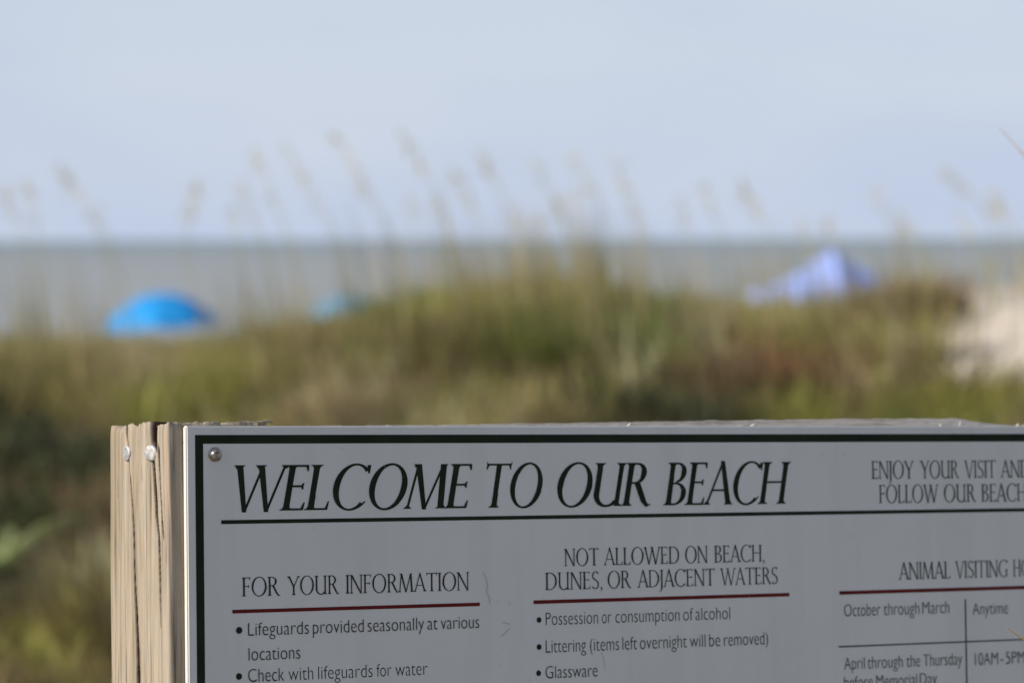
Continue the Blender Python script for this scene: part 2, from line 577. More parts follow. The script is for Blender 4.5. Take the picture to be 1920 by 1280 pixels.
def cap(ch, T, t):
    """returns polygons and advance of one roman capital, condensed proportions"""
    g = G(T, t)
    if ch == 'A':
        g.line(0.045, 0, 0.31, 1.0, t * 1.05); g.line(0.565, 0, 0.305, 1.03, T, T * 0.8)
        g.bar(0.14, 0.47, 0.34); g.serif(0.045, 0, 0.16, 1, t); g.serif(0.57, 0, 0.20, 1, T); return g.q, 0.62
    if ch == 'B':
        g.stem(0.10); g.arc(0.22, 0.765, 0.215, 0.235, -90, 90); g.arc(0.23, 0.265, 0.255, 0.265, -90, 90)
        g.bar(0.10, 0.24, 1 - t / 2); g.bar(0.10, 0.24, 0.53 - t / 2); g.bar(0.10, 0.24, t / 2); return g.q, 0.52
    if ch == 'C':
        g.arc(0.40, 0.5, 0.375, 0.525, 46, 312, 0.12)
        g.poly((0.615, 0.985), (0.685, 0.99), (0.68, 0.80), (0.655, 0.80)); g.poly((0.615, 0.915), (0.615, 0.985), (0.66, 0.985), (0.655, 0.80))
        g.poly((0.60, 0.075), (0.645, 0.11), (0.685, 0.165), (0.675, 0.19), (0.62, 0.14)); return g.q, 0.70
    if ch == 'D':
        g.stem(0.10); g.arc(0.26, 0.5, 0.39, 0.5, -90, 90); g.bar(0.10, 0.27, 1 - t / 2); g.bar(0.10, 0.27, t / 2); return g.q, 0.69
    if ch == 'E':
        g.stem(0.10); g.bar(0.10, 0.40, 1 - t / 2, beak=-1, up=0.12); g.bar(0.10, 0.355, 0.53, beak=2, up=0.07); g.bar(0.10, 0.42, t / 2, beak=1, up=0.15); return g.q, 0.47
    if ch == 'F':
        g.stem(0.10); g.bar(0.10, 0.40, 1 - t / 2, beak=-1, up=0.13); g.bar(0.10, 0.345, 0.52, beak=2, up=0.07); return g.q, 0.43
    if ch == 'G':
        g.arc(0.40, 0.5, 0.375, 0.525, 46, 300, 0.12)
        g.poly((0.60, 0.915), (0.615, 0.985), (0.675, 0.985), (0.66, 0.80))
        g.stem(0.60, T, 0.06, 0.44, foot=False); g.line(0.56, 0.03, 0.60, 0.10, 0.05); return g.q, 0.72
    if ch == 'H':
        g.stem(0.10); g.stem(0.56); g.bar(0.10, 0.56, 0.52); return g.q, 0.67
    if ch == 'I':
        g.stem(0.10); return g.q, 0.205
    if ch == 'J':
        g.stem(0.10, T, -0.08, 1.0, foot=False); g.line(0.10, -0.08, 0.055, -0.22, T * 0.95, T * 0.6); g.line(0.05, -0.22, -0.055, -0.29, t * 1.3, t); return g.q, 0.205
    if ch == 'L':
        g.stem(0.10); g.bar(0.10, 0.42, t / 2, beak=1, up=0.17); return g.q, 0.45
    if ch == 'M':
        g.line(0.055, 0, 0.145, 1, t * 1.1); g.line(0.145, 1.0, 0.385, -0.02, T, T * 0.7); g.line(0.385, -0.02, 0.635, 1.0, t * 1.1); g.line(0.635, 1, 0.70, 0, T)
        g.serif(0.055, 0, 0.15, 1, t); g.serif(0.705, 0, 0.20, 1, T); g.serif(0.125, 1, 0.14, -1, T * 0.8); g.serif(0.65, 1, 0.14, -1, T * 0.8); return g.q, 0.80
    if ch == 'N':
        g.line(0.08, 0, 0.08, 1, t * 1.15); g.line(0.075, 1.0, 0.575, -0.02, T * 1.05, T * 0.8); g.line(0.58, 0, 0.58, 1, t * 1.15)
        g.serif(0.08, 0, 0.17, 1, t); g.serif(0.58, 1, 0.17, -1, t); g.serif(0.05, 1, 0.12, -1, t); return g.q, 0.67
    if ch == 'O':
        g.arc(0.39, 0.5, 0.365, 0.525, 0, 360, 0.16, n=72); return g.q, 0.78
    if ch == 'P':
        g.stem(0.10); g.arc(0.22, 0.74, 0.235, 0.26, -90, 90); g.bar(0.10, 0.23, 1 - t / 2); g.bar(0.10, 0.23, 0.48 + t / 2); return g.q, 0.49
    if ch == 'R':
        g.stem(0.10); g.arc(0.22, 0.755, 0.225, 0.245, -90, 90); g.bar(0.10, 0.23, 1 - t / 2); g.bar(0.10, 0.26, 0.51 + t / 2)
        g.line(0.27, 0.53, 0.46, 0.10, T * 1.05, T * 1.0); g.line(0.46, 0.10, 0.53, 0.01, T, T * 0.85); g.poly((0.49, 0.0), (0.53, -0.035), (0.62, 0.02), (0.615, 0.04), (0.56, 0.03)); return g.q, 0.585
    if ch == 'S':
        g.arc(0.235, 0.755, 0.185, 0.26, 40, 235, T=T * 0.8); g.arc(0.235, 0.25, 0.20, 0.265, -140, 55, T=T * 0.8)
        g.line(0.115, 0.62, 0.37, 0.40, T * 1.2, T * 1.2)
        g.poly((0.36, 0.90), (0.37, 0.985), (0.405, 0.985), (0.395, 0.82)); g.poly((0.07, 0.02), (0.10, 0.02), (0.09, 0.10), (0.045, 0.20)); return g.q, 0.47
    if ch == 'T':
        g.stem(0.30, head=False); g.bar(0.03, 0.57, 1 - t / 2, beak=-1, up=0.115); g.barl(0.03, 0.2, 1 - t / 2, up=0.115)
        g.poly((0.575, 1.04), (0.588, 1.04), (0.582, 0.96), (0.56, 0.97)); g.poly((0.018, 1.04), (0.031, 1.04), (0.045, 0.97), (0.02, 0.96)); return g.q, 0.60
    if ch == 'U':
        g.stem(0.10, T, 0.30, 1.0, foot=False); g.stem(0.555, T * 0.85, 0.0, 1.0, foot=False)
        g.arc(0.335, 0.30, 0.235 + T / 2, 0.325, 180, 318, T=T * 1.0, t=t * 1.3)
        g.line(0.47, 0.05, 0.54, 0.14, t * 1.5); g.poly((0.555 - T * 0.4, 0), (0.66, 0), (0.66, 0.028), (0.555 + T * 0.4, 0.06), (0.555 - T * 0.4, 0.06)); return g.q, 0.675
    if ch == 'V':
        g.line(0.055, 1, 0.31, -0.03, T, T * 0.7); g.line(0.56, 1, 0.31, -0.03, t * 1.1); g.serif(0.05, 1, 0.20, -1, T); g.serif(0.565, 1, 0.16, -1, t); return g.q, 0.61
    if ch == 'W':
        g.line(0.055, 1, 0.275, -0.03, T, T * 0.7); g.line(0.47, 0.90, 0.275, -0.03, t * 1.1); g.line(0.455, 1, 0.68, -0.03, T, T * 0.7); g.line(0.90, 1, 0.68, -0.03, t * 1.1)
        g.serif(0.05, 1, 0.20, -1, T); g.serif(0.45, 1, 0.20, -1, T); g.serif(0.91, 1, 0.16, -1, t); return g.q, 0.95
    if ch == 'Y':
        g.line(0.055, 1, 0.305, 0.45, T, T); g.line(0.555, 1, 0.32, 0.45, t * 1.1, t * 1.3); g.stem(0.305, T, 0, 0.47, head=False); g.serif(0.05, 1, 0.20, -1, T); g.serif(0.56, 1, 0.16, -1, t); return g.q, 0.60
    if ch == ',':
        g.poly((0.04, 0.09), (0.12, 0.09), (0.13, 0.0), (0.05, -0.0)); g.poly((0.07, 0.02), (0.13, 0.02), (0.11, -0.09), (0.045, -0.17), (0.04, -0.15), (0.085, -0.07)); return g.q, 0.16
    raise ValueError(ch)


def serif_word(mb, text, xl, xr, yb, yt, T=0.095, t=0.045, shear=0.0, gap=0.02):
    polys = []; x = 0
    for ch in text:
        q, adv = cap(ch, T, t)
        polys += [[(px + x + shear * py, py) for px, py in poly] for poly in q]
        x += adv + gap
    xs = [p[0] for q in polys for p in q]
    x0, x1 = min(xs), max(xs)
    s0, tb = ST(xl, yb); s1 = ST(xr, yb)[0]; _, tt = ST(xl, yt)
    k = (s1 - s0) / (x1 - x0); hgt = tb - tt
    for q in polys:
        h = hl()
        mb.poly([SP(s0 + (px - x0) * k, tb - py * hgt, h) for px, py in q])


def line_on(xl, yb, x):
    """pixel height at x of the level line of the panel that passes xl, yb"""
    s, t = ST(xl, yb)
    s2 = ST(x, yb)[0]
    return proj(SP(s2, t))[1]


def serif_line(name, words, x0, yb, yt, mat, **kw):
    mb = MB()
    for text, xl, xr in words:
        serif_word(mb, text, xl, xr, line_on(x0, yb, xl), line_on(x0, yt, xl), **kw)
    return mb.build(name, mat, panel)


serif_line('title_lettering', [('WELCOME', 440, 886), ('TO', 912.5, 1018), ('OUR', 1045, 1219), ('BEACH', 1243, 1484)],
           440, 957.6, 871.8, M_INK, T=0.118, t=0.042, shear=0.15, gap=-0.01)
serif_line('heading_lettering', [('FOR', 453.2, 525.5), ('YOUR', 538, 636), ('INFORMATION', 647.8, 879.8)], 453.2, 1117.3, 1082.0, M_INK2, T=0.088, t=0.042)
serif_line('heading_lettering', [('NOT', 1057.7, 1122.5), ('ALLOWED', 1132, 1273.5), ('ON', 1284.6, 1327), ('BEACH,', 1339, 1433)], 1057.7, 1060.7, 1028.3, M_INK2, T=0.088, t=0.042)
serif_line('heading_lettering', [('DUNES,', 1022, 1129), ('OR', 1139.4, 1183.5), ('ADJACENT', 1194.8, 1340), ('WATERS', 1350, 1458)], 1022, 1105.6, 1073, M_INK2, T=0.088, t=0.042)
serif_line('heading_lettering', [('ENJOY', 1634, 1713.3), ('YOUR', 1724.7, 1798.5), ('VISIT', 1807.7, 1867), ('AND', 1876, 1930)], 1634, 897.2, 864, M_INK2, T=0.088, t=0.042)
serif_line('heading_lettering', [('FOLLOW', 1648, 1759.6), ('OUR', 1769.9, 1830), ('BEACH', 1839.8, 1925)], 1648, 942.6, 909, M_INK2, T=0.088, t=0.042)
serif_line('heading_lettering', [('ANIMAL', 1685, 1781.8), ('VISITING', 1790.7, 1889.6), ('HOURS', 1899.4, 1970)], 1685, 1086, 1054.2, M_INK2, T=0.088, t=0.042)


# small print: Blender's own built-in type, narrowed to the width of each word
def type_mesh(text):
    c = bpy.data.curves.new('type', 'FONT')
    c.body = text
    c.resolution_u = 4
    c.offset = -0.014
    o = bpy.data.objects.new('type', c)
    COL.objects.link(o)
    dg = bpy.context.evaluated_depsgraph_get()
    me = bpy.data.meshes.new_from_object(o.evaluated_get(dg))
    v = np.array([x.co[:] for x in me.vertices]) ; f = [list(p.vertices) for p in me.polygons]
    bpy.data.objects.remove(o); bpy.data.curves.remove(c); bpy.data.meshes.remove(me)
    return v, f


CAPH = type_mesh('H')[0][:, 1].max()


def xh(y):
    """the photo's type has a taller lower case than the built-in one"""
    return float(np.interp(y, [-0.5, 0, XH, 1.0, 1.2], [-0.5, 0, max(XH, 0.735), 1.03, 1.2]))


XH = type_mesh('x')[0][:, 1].max() / CAPH


def small_line(words, x0, yb, yt, bullet=None):
    mb = MB()
    for text, xl, xr in words:
        v, f = type_mesh(text)
        a, b_ = v[:, 0].min(), v[:, 0].max()
        s0, tb = ST(xl, line_on(x0, yb, xl)); s1 = ST(xr, line_on(x0, yb, xr))[0]; tt = ST(xl, line_on(x0, yt, xl))[1]
        n0 = len(mb.v); h = hl()
        for p in v:
            mb.v.append(tuple(SP(s0 + (p[0] - a) / (b_ - a) * (s1 - s0), tb - xh(p[1] / CAPH) * (tb - tt), h)))
        mb.f += [[i + n0 for i in q] for q in f]
    mb.build('text_lettering', M_INK2, panel)
    if bullet:
        mb = MB(); h = hl()
        s, t = ST(*bullet[:2]); rr = bullet[2] / 2350
        mb.poly([SP(s + rr * math.cos(a), t + rr * math.sin(a), h) for a in np.linspace(0, 2 * math.pi, 20, endpoint=False)])
        mb.build('bullet', M_INK, panel)


def z6(a): return 420 + a / 3.556
def z7(a): return 960 + a / 3.4286
def z8(a): return 1520 + a / 4.5725


small_line([('Lifeguards', z6(160), z6(565)), ('provided', z6(592), z6(930)), ('seasonally', z6(957), z6(1333)), ('at', z6(1355), z6(1423)), ('various', z6(1445), z6(1700))],
           465, 1191.4, 1168, (448, 1180.8, 6.3))
small_line([('locations', z6(163), z6(507))], 465.8, 1237.8, 1214.5)
small_line([('Check', z6(160), z6(400)), ('with', z6(430), z6(595)), ('lifeguards', z6(628), z6(990)), ('for', z6(1018), z6(1116)), ('water', z6(1143), z6(1356))],
           465, 1278.2, 1254.5, (448, 1267.2, 6.3))
small_line([('Possession', z7(217), z7(553)), ('or', z7(578), z7(638)), ('consumption', z7(665), z7(1077)), ('of', z7(1100), z7(1165)), ('alcohol', z7(1180), z7(1402))],
           1023, 1171.7, 1148.7, (1010.5, 1161.3, 5.5))
small_line([('Littering', z7(217), z7(475)), ('(items', z7(502), z7(688)), ('left', z7(710), z7(803)), ('overnight', z7(822), z7(1123)), ('will', z7(1143), z7(1243)), ('be', z7(1268), z7(1338)), ('removed)', z7(1363), z7(1645))],
           1023, 1223.3, 1200, (1010.5, 1212, 5.5))
small_line([('Glassware', z7(215), z7(549))], 1023, 1271.5, 1249, (1009.6, 1261, 5.5))
small_line([('October', z8(287), z8(595)), ('through', z8(625), z8(930)), ('March', z8(957), z8(1187))], 1583, 1155.3, 1133.2)
small_line([('Anytime', z8(1388), z8(1690))], 1823.5, 1151.8, 1131)
small_line([('April', z8(287), z8(462)), ('through', z8(487), z8(787)), ('the', z8(820), z8(937)), ('Thursday', z8(965), z8(1297))], 1583, 1254.8, 1233)
small_line([('10AM', z8(1408), z8(1605)), ('-', z8(1625), z8(1650)), ('5PM', z8(1673), z8(1835))], 1828, 1246.7, 1224.5)
small_line([('before', z8(287), z8(530)), ('Memorial', z8(562), z8(910)), ('Day', z8(935), z8(1080))], 1583, 1290.5, 1268.5)

# scuffs on the paint
def scuff(pts, wd):
    h = hl(); mb = MB()
    for (xa, ya), (xb, yb) in zip(pts[:-1], pts[1:]):
        dx, dy = xb - xa, yb - ya; L = math.hypot(dx, dy); nx_, ny_ = -dy / L * wd / 2, dx / L * wd / 2
        mb.poly([SP(*ST(*p), h) for p in ((xa - nx_, ya - ny_), (xb - nx_, yb - ny_), (xb + nx_, yb + ny_), (xa + nx_, ya + ny_))])
    mb.build('scuff', M_SCUFF, panel)
scuff([(905, 1072), (911, 1083), (914, 1096), (912, 1108), (917, 1120), (919, 1132)], 1.3)
scuff([(938, 1193), (945, 1188), (952, 1180), (957, 1176)], 1.2)
scuff([(942, 1165), (950, 1168), (956, 1169)], 1.6)
scuff([(1127, 1222), (1132, 1236), (1134, 1252)], 0.9)
scuff([(640, 840), (641, 842)], 1.6)


# ------------------------------------------------------------------ screw in the panel
def disc(mb, c, ax, ay, az, prof, k=28, wob=0.0, squash=(1, 1)):
    """lathe of (radius, height) pairs about axis az"""
    n0 = len(mb.v)
    for r_, h_ in prof:
        for j in range(k):
            th = 2 * math.pi * j / k
            rr = r_ * (1 + wob * math.sin(3 * th + 1) + wob * 0.7 * math.sin(5 * th + 2))
            mb.v.append(tuple(c + ax * rr * math.cos(th) * squash[0] + ay * rr * math.sin(th) * squash[1] + az * h_))
    for i in range(len(prof) - 1):
        for j in range(k):
            a_ = n0 + i * k + j; b_ = n0 + i * k + (j + 1) % k
            mb.f.append([a_, b_, b_ + k, a_ + k])
    mb.f.append([n0 + (len(prof) - 1) * k + j for j in range(k)])


s, t = ST(402.8, 851.6)
c = SP(s, t, 0.0)
mb = MB()
R = 0.0057
disc(mb, c, U, V, NN, [(R, 0), (R, 0.0009), (R * 0.93, 0.0012), (R * 0.72, 0.0012), (R * 0.68, 0.0032), (R * 0.55, 0.0041), (R * 0.34, 0.0044), (R * 0.26, 0.0030), (R * 0.05, 0.0029)])
mb.build('screw', M_SCREW, panel, smooth=True)

# ------------------------------------------------------------------ timber post
CR = [  # splits in the left face: pixel path, half width in px along the path, depth in metres
    ([(234, 800), (237, 818), (239, 838)], [1.0, 1.3, 1.0], 0.004),
    ([(241, 864), (246, 920), (250, 1000), (253, 1100), (256.5, 1200), (259, 1290), (264, 1700)], [0.7, 1.2, 1.7, 2.1, 2.4, 2.5, 2.5], 0.010),
    ([(288, 780), (288, 800), (288.5, 832), (291, 850)], [5.2, 5.2, 4.2, 2.5], 0.014),
    ([(287, 862), (290, 910), (294, 960), (298, 1020), (300.5, 1090), (302, 1180)], [2.0, 2.3, 2.3, 2.0, 1.4, 0.4], 0.010),
    ([(296, 832), (298, 850), (300, 885), (302, 940), (304, 975), (307, 1015)], [0.4, 1.6, 1.3, 1.2, 1.1, 0.5], 0.006),
    ([(262, 798), (264, 850), (267, 905)], [0.5, 0.5, 0.2], 0.002),
    ([(256, 796), (258, 820), (261, 845)], [0.5, 0.6, 0.2], 0.002),
    ([(274, 795), (277, 840), (276, 880)], [0.5, 0.5, 0.2], 0.002),
    ([(311, 930), (313, 1000), (312, 1060)], [0.2, 0.4, 0.2], 0.0012),
    ([(221, 900), (224, 980), (223, 1050)], [0.2, 0.4, 0.2], 0.0012),
]


def seg_groove(px, py, path, hw):
    """0..1 how deep inside a split a point is"""
    out = np.zeros_like(px)
    for (xa, ya), (xb, yb), wa, wb in zip(path[:-1], path[1:], hw[:-1], hw[1:]):
        tt = (py - ya) / (yb - ya)
        inside = (tt >= 0) & (tt <= 1)
        xc = xa + (xb - xa) * tt + 0.22 * vnoise(py * 0.06, py * 0 + 3, 4); wd = wa + (wb - wa) * tt
        g_ = np.clip(2.0 - np.abs(px - xc) / np.maximum(wd, 0.05) * 1.6, 0, 1)
        out = np.maximum(out, np.where(inside, g_, 0))
    return out


def make_post(s_left, name, cracks, length):
    """square timber: ring of points round the section, many rings along its length"""
    rad = 0.0028
    cuts = []
    nl = 240 if cracks else 40
    # section coordinates: a = along U (0..PB), d = depth behind the front (0..PB)
    for i in range(nl + 1): cuts.append((0.0, PBD - rad - (PBD - 2 * rad) * i / nl, (-1, 0)))          # left face, back to front
    for k in range(1, 6):
        th = math.pi / 2 * k / 6; cuts.append((rad - rad * math.cos(th), rad - rad * math.sin(th), (-math.cos(th), -math.sin(th))))
    for i in range(41): cuts.append((rad + (PB - 2 * rad) * i / 40, 0.0, (0, -1)))                  # front
    for k in range(1, 6):
        th = math.pi / 2 * k / 6; cuts.append((PB - rad + rad * math.sin(th), rad - rad * math.cos(th), (math.sin(th), -math.cos(th))))
    for i in range(21): cuts.append((PB, rad + (PBD - 2 * rad) * i / 20, (1, 0)))
    for k in range(1, 6):
        th = math.pi / 2 * k / 6; cuts.append((PB - rad + rad * math.cos(th), PBD - rad + rad * math.sin(th), (math.cos(th), math.sin(th))))
    for i in range(21): cuts.append((PB - rad - (PB - 2 * rad) * i / 20, PBD, (0, 1)))
    for k in range(1, 6):
        th = math.pi / 2 * k / 6; cuts.append((rad - rad * math.sin(th), PBD - rad + rad * math.cos(th), (-math.sin(th), math.cos(th))))
    A = np.array([c_[0] for c_ in cuts]); D = np.array([c_[1] for c_ in cuts]); NA = np.array([c_[2][0] for c_ in cuts]); ND = np.array([c_[2][1] for c_ in cuts])
    per = np.cumsum(np.r_[0, np.hypot(np.diff(A), np.diff(D))])
    ts = np.r_[np.linspace(0, 0.004, 5)[:-1], np.linspace(0.004, 0.24, 190)[:-1], np.linspace(0.24, length, 60)]
    TT, AA = np.meshgrid(ts, A, indexing='ij'); DD = np.broadcast_to(D, TT.shape); PP = np.broadcast_to(per, TT.shape)
    na = np.broadcast_to(NA, TT.shape); nd = np.broadcast_to(ND, TT.shape)
    WP = PP + 0.0045 * vnoise(PP * 9, TT * 4.5, 51) + 0.0018 * vnoise(PP * 40, TT * 11, 52)
    disp = 0.0005 * vnoise(WP * 560, TT * 9, 3) + 0.0004 * vnoise(WP * 170, TT * 6, 6) + 0.0003 * vnoise(WP * 40, TT * 5, 8)
    crack = np.zeros_like(TT)
    if cracks:
        pos = SP(s_left + AA, TT, -TH - DD)
        px, py = proj(pos)
        left = (na < -0.5)
        for path, hw, dep in CR:
            g_ = seg_groove(px, py, path, hw) * left
            disp = disp - g_ * dep
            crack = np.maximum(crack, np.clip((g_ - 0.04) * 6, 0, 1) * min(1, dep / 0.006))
    # worn, ragged top: sinks at the edges
    top = np.exp(-TT / 0.0025)
    disp = disp - 0.0014 * top * (1 + 0.8 * vnoise(PP * 160, TT * 0, 12))
    tz = TT + (0.0016 * vnoise(PP * 110, TT * 0, 15) + 0.0011 * vnoise(PP * 420, TT * 0, 16)) * np.exp(-TT / 0.006)
    tz = tz - 0.0010 + 0.0012 * sstep(PBD * 0.55, PBD, DD) * np.exp(-TT / 0.006) - 0.0012 * np.exp(-TT / 0.006)
    pos = SP(s_left + AA + na * disp, tz, -TH - DD - nd * 0 + (-nd) * disp)
    m, k = TT.shape
    ix = np.arange(m * k).reshape(m, k)
    f = np.stack([ix[:-1], np.roll(ix[:-1], -1, 1), np.roll(ix[1:], -1, 1), ix[1:]], -1).reshape(-1, 4).tolist()
    v = list(pos.reshape(-1, 3))
    grain = np.stack([WP, TT, np.zeros_like(TT)], -1).reshape(-1, 3).tolist()
    ck = crack.reshape(-1).tolist()
    # end grain: rings shrinking to the middle, ragged
    prev = ix[0]
    cm = np.array([PB / 2, PBD / 2])
    ring0 = np.stack([A, D], 1)
    for q in range(1, 9):
        fr = 1 - q / 9
        rr = cm + (ring0 - cm) * fr
        bump_ = 0.0022 * vnoise(rr[:, 0] * 160, rr[:, 1] * 160, 21) + 0.0012 * vnoise(rr[:, 0] * 400, rr[:, 1] * 400, 22)
        tt = -0.0015 + bump_ - 0.0022 * (1 - rr[:, 1] / PB) * 0
        pp = SP(s_left + rr[:, 0], tt, -TH - rr[:, 1])
        n0 = len(v); v += list(pp); grain += np.stack([rr[:, 0] * 0.4, rr[:, 1] * 30, np.full(k, 3.0)], 1).tolist(); ck += [0.0] * k
        cur = np.arange(n0, n0 + k)
        f += np.stack([prev, cur, np.roll(cur, -1), np.roll(prev, -1)], -1).tolist()
        prev = cur
    f.append(prev[::-1].tolist())
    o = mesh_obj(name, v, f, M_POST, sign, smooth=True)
    at = o.data.attributes.new('grain', 'FLOAT_VECTOR', 'POINT'); at.data.foreach_set('vector', np.array(grain).reshape(-1))
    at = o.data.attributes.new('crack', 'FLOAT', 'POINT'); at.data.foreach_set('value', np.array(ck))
    return o


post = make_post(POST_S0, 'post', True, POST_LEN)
post2 = make_post(PW - PB - POST_S0, 'post', False, POST_LEN + 0.1)


# nails: on the left face (pixel centre -> depth on that face)
def left_face(px, py):
    ray = _f + (px - 960) / FPX * _r + (py - 640) / FPX * _d
    o = O0 + POST_S0 * U
    A = np.stack([NN, V, -ray], 1)
    h, t, _ = np.linalg.solve(A, CAM - o)
    return o + h * NN + t * V


for (px, py, rad, tilt, sq) in ((238.5, 849, 0.0066, 0.0, (0.94, 1.0)), (285, 849, 0.0066, 0.42, (1.0, 1.0))):
    c = left_face(px, py)
    az = -U * math.cos(tilt) + NN * math.sin(tilt); ax = NN * math.cos(tilt) + U * math.sin(tilt)
    mb = MB()
    disc(mb, c - az * (0.002 if tilt == 0 else 0.001), ax, V, az, [(0.0022, -0.012), (0.0022, 0.0), (rad, 0.0008), (rad, 0.0022), (rad * 0.93, 0.0031), (rad * 0.7, 0.0036), (rad * 0.35, 0.0034), (rad * 0.05, 0.0036)], wob=0.018, squash=sq)
    mb.build('nail', M_ZINC, post, smooth=True)

# splinters standing on the post's front top edge, behind the panel
def splinter(mb, px0, px1, y0, y1, hgt, n_, depth=0.006):
    h = -TH - depth
    for i in range(n_):
        xa = px0 + (px1 - px0) * random.random(); L = random.uniform(8, 30)
        s0, _ = ST(xa, 800); s1, _ = ST(xa + L, 800)
        a0 = random.uniform(0.0, 0.6) * hgt; a1 = random.uniform(0.5, 1.0) * hgt
        d0, d1 = random.uniform(-0.004, 0.004), random.uniform(-0.004, 0.004)
        p0 = SP(s0, 0.001 - a0 * 0.5, h + d0); p1 = SP((s0 + s1) / 2, -a0, h + d0); p2 = SP(s1, -a1, h + d1)
        mb.tube([p0, p1, p2], [0.0009, 0.0008, 0.0002], 5)


mb = MB()
splinter(mb, 352, 500, 0, 0, 0.0035, 34)
# long torn strand that lifts clear at its right end
pp = [SP(ST(x, 800)[0], -hh, -TH - 0.007) for x, hh in ((430, 0.0015), (455, 0.0016), (475, 0.003), (490, 0.0024), (505, 0.0032), (516, 0.0042), (522, 0.0040), (525, 0.0022))]
mb.tube(pp, [0.0012, 0.0014, 0.0013, 0.0013, 0.0012, 0.0011, 0.0010, 0.0006], 6)
sp = mb.build('splinter', M_POST, post, smooth=True)

# ------------------------------------------------------------------ rail behind the panel
rs0, rs1 = POST_S0 + PB + 0.003, PW - PB - POST_S0 - 0.003
RP = np.array([(520, 800), (600, 798.5), (640, 796.5), (760, 795.5), (900, 793.5), (1050, 791), (1200, 788.5), (1350, 786), (1500, 784.5), (1700, 782.5), (1840, 781.5), (1862, 783), (1885, 788), (1915, 793), (1960, 796), (2100, 797)])
RSv = np.array([ST(x, 799)[0] for x, _ in RP]); RTv = np.array([ST(x, y)[1] for x, y in RP])
ns, nd = 420, 14
ss = np.linspace(rs0, rs1, ns)
back_t = np.interp(ss, RSv, RTv)
sect = []     # (depth behind front, height fraction 0 front .. 1 back)
for i in range(nd): sect.append((0.038 * i / (nd - 1), i / (nd - 1)))
v = []; grain = []; ck = []
rows = []
for (dd, fr) in sect:
    rough = 0.0011 * vnoise(ss * 60, ss * 0 + dd * 500, 31) + 0.0008 * vnoise(ss * 220, ss * 0 + dd * 900, 32)
    gouge = np.clip(vnoise(ss * 24, ss * 0 + dd * 160, 33) - 0.55, 0, 1) * 0.006 * (1 - fr)
    tt = 0.0006 + (back_t - 0.0006) * fr ** 0.8 + rough * (0.4 + 0.6 * (fr > 0.05)) * (1 - 0.65 * fr) + gouge
    n0 = len(v); v += list(SP(ss, tt, np.full(ns, -TH - 0.001 - dd))); rows.append(np.arange(n0, n0 + ns))
    grain += np.stack([np.full(ns, dd), ss, np.zeros(ns)], 1).tolist(); ck += np.clip(gouge * 220, 0, 1).tolist()
for (dd, tt) in ((0.038, 0.089), (0.0, 0.089)):
    n0 = len(v); v += list(SP(ss, np.full(ns, tt), np.full(ns, -TH - 0.001 - dd))); rows.append(np.arange(n0, n0 + ns))
    grain += np.stack([np.full(ns, tt), ss, np.ones(ns)], 1).tolist(); ck += [0.0] * ns
f = []
for a_, b_ in zip(rows, rows[1:] + rows[:1]):
    f += np.stack([a_[:-1], b_[:-1], b_[1:], a_[1:]], -1).tolist()
f.append([int(r_[0]) for r_ in rows]); f.append([int(r_[-1]) for r_ in rows][::-1])
rail = mesh_obj('rail', v, f, M_RAIL, sign, smooth=True)
at = rail.data.attributes.new('grain', 'FLOAT_VECTOR', 'POINT'); at.data.foreach_set('vector', np.array(grain).reshape(-1))
at = rail.data.attributes.new('crack', 'FLOAT', 'POINT'); at.data.foreach_set('value', np.array(ck))
M_SPL = plain('pale_splinter', (0.78, 0.72, 0.63), 0.8)
def chip(x, y, dx, dy, wd):
    mb = MB(); s0, t0 = ST(x, y); s1, t1 = ST(x + dx, y + dy)
    mb.tube([SP(s0, t0 + 0.001, -TH * 0.6), SP((s0 + s1) / 2, (t0 + t1) / 2, -TH * 0.3), SP(s1, t1, -TH * 0.5)], [wd, wd * 0.9, wd * 0.2], 5)
    mb.build('splinter', M_SPL, rail, smooth=True)
for args in ((630, 799, 15, -1.5, 0.0005), (720, 799, 18, -2, 0.0006), (995, 800, 9, -2, 0.0006), (1178, 800, 9, -9, 0.0008), (1182, 800, -5, -2, 0.0006), (1245, 800, 6, -2, 0.0005), (1347, 800, 18, -1, 0.0007), (1376, 800.5, 22, -3, 0.0009),
             (1395, 801, 16, -2, 0.0009), (1408, 799, 16, -6, 0.0008), (1415, 800, 10, -2, 0.0007), (1764, 801, 4, -8, 0.0008), (1803, 796, 1, -8, 0.0004), (1910, 800, 2, -8, 0.0008), (1905, 800, 6, -2, 0.0006)):
    chip(*args)

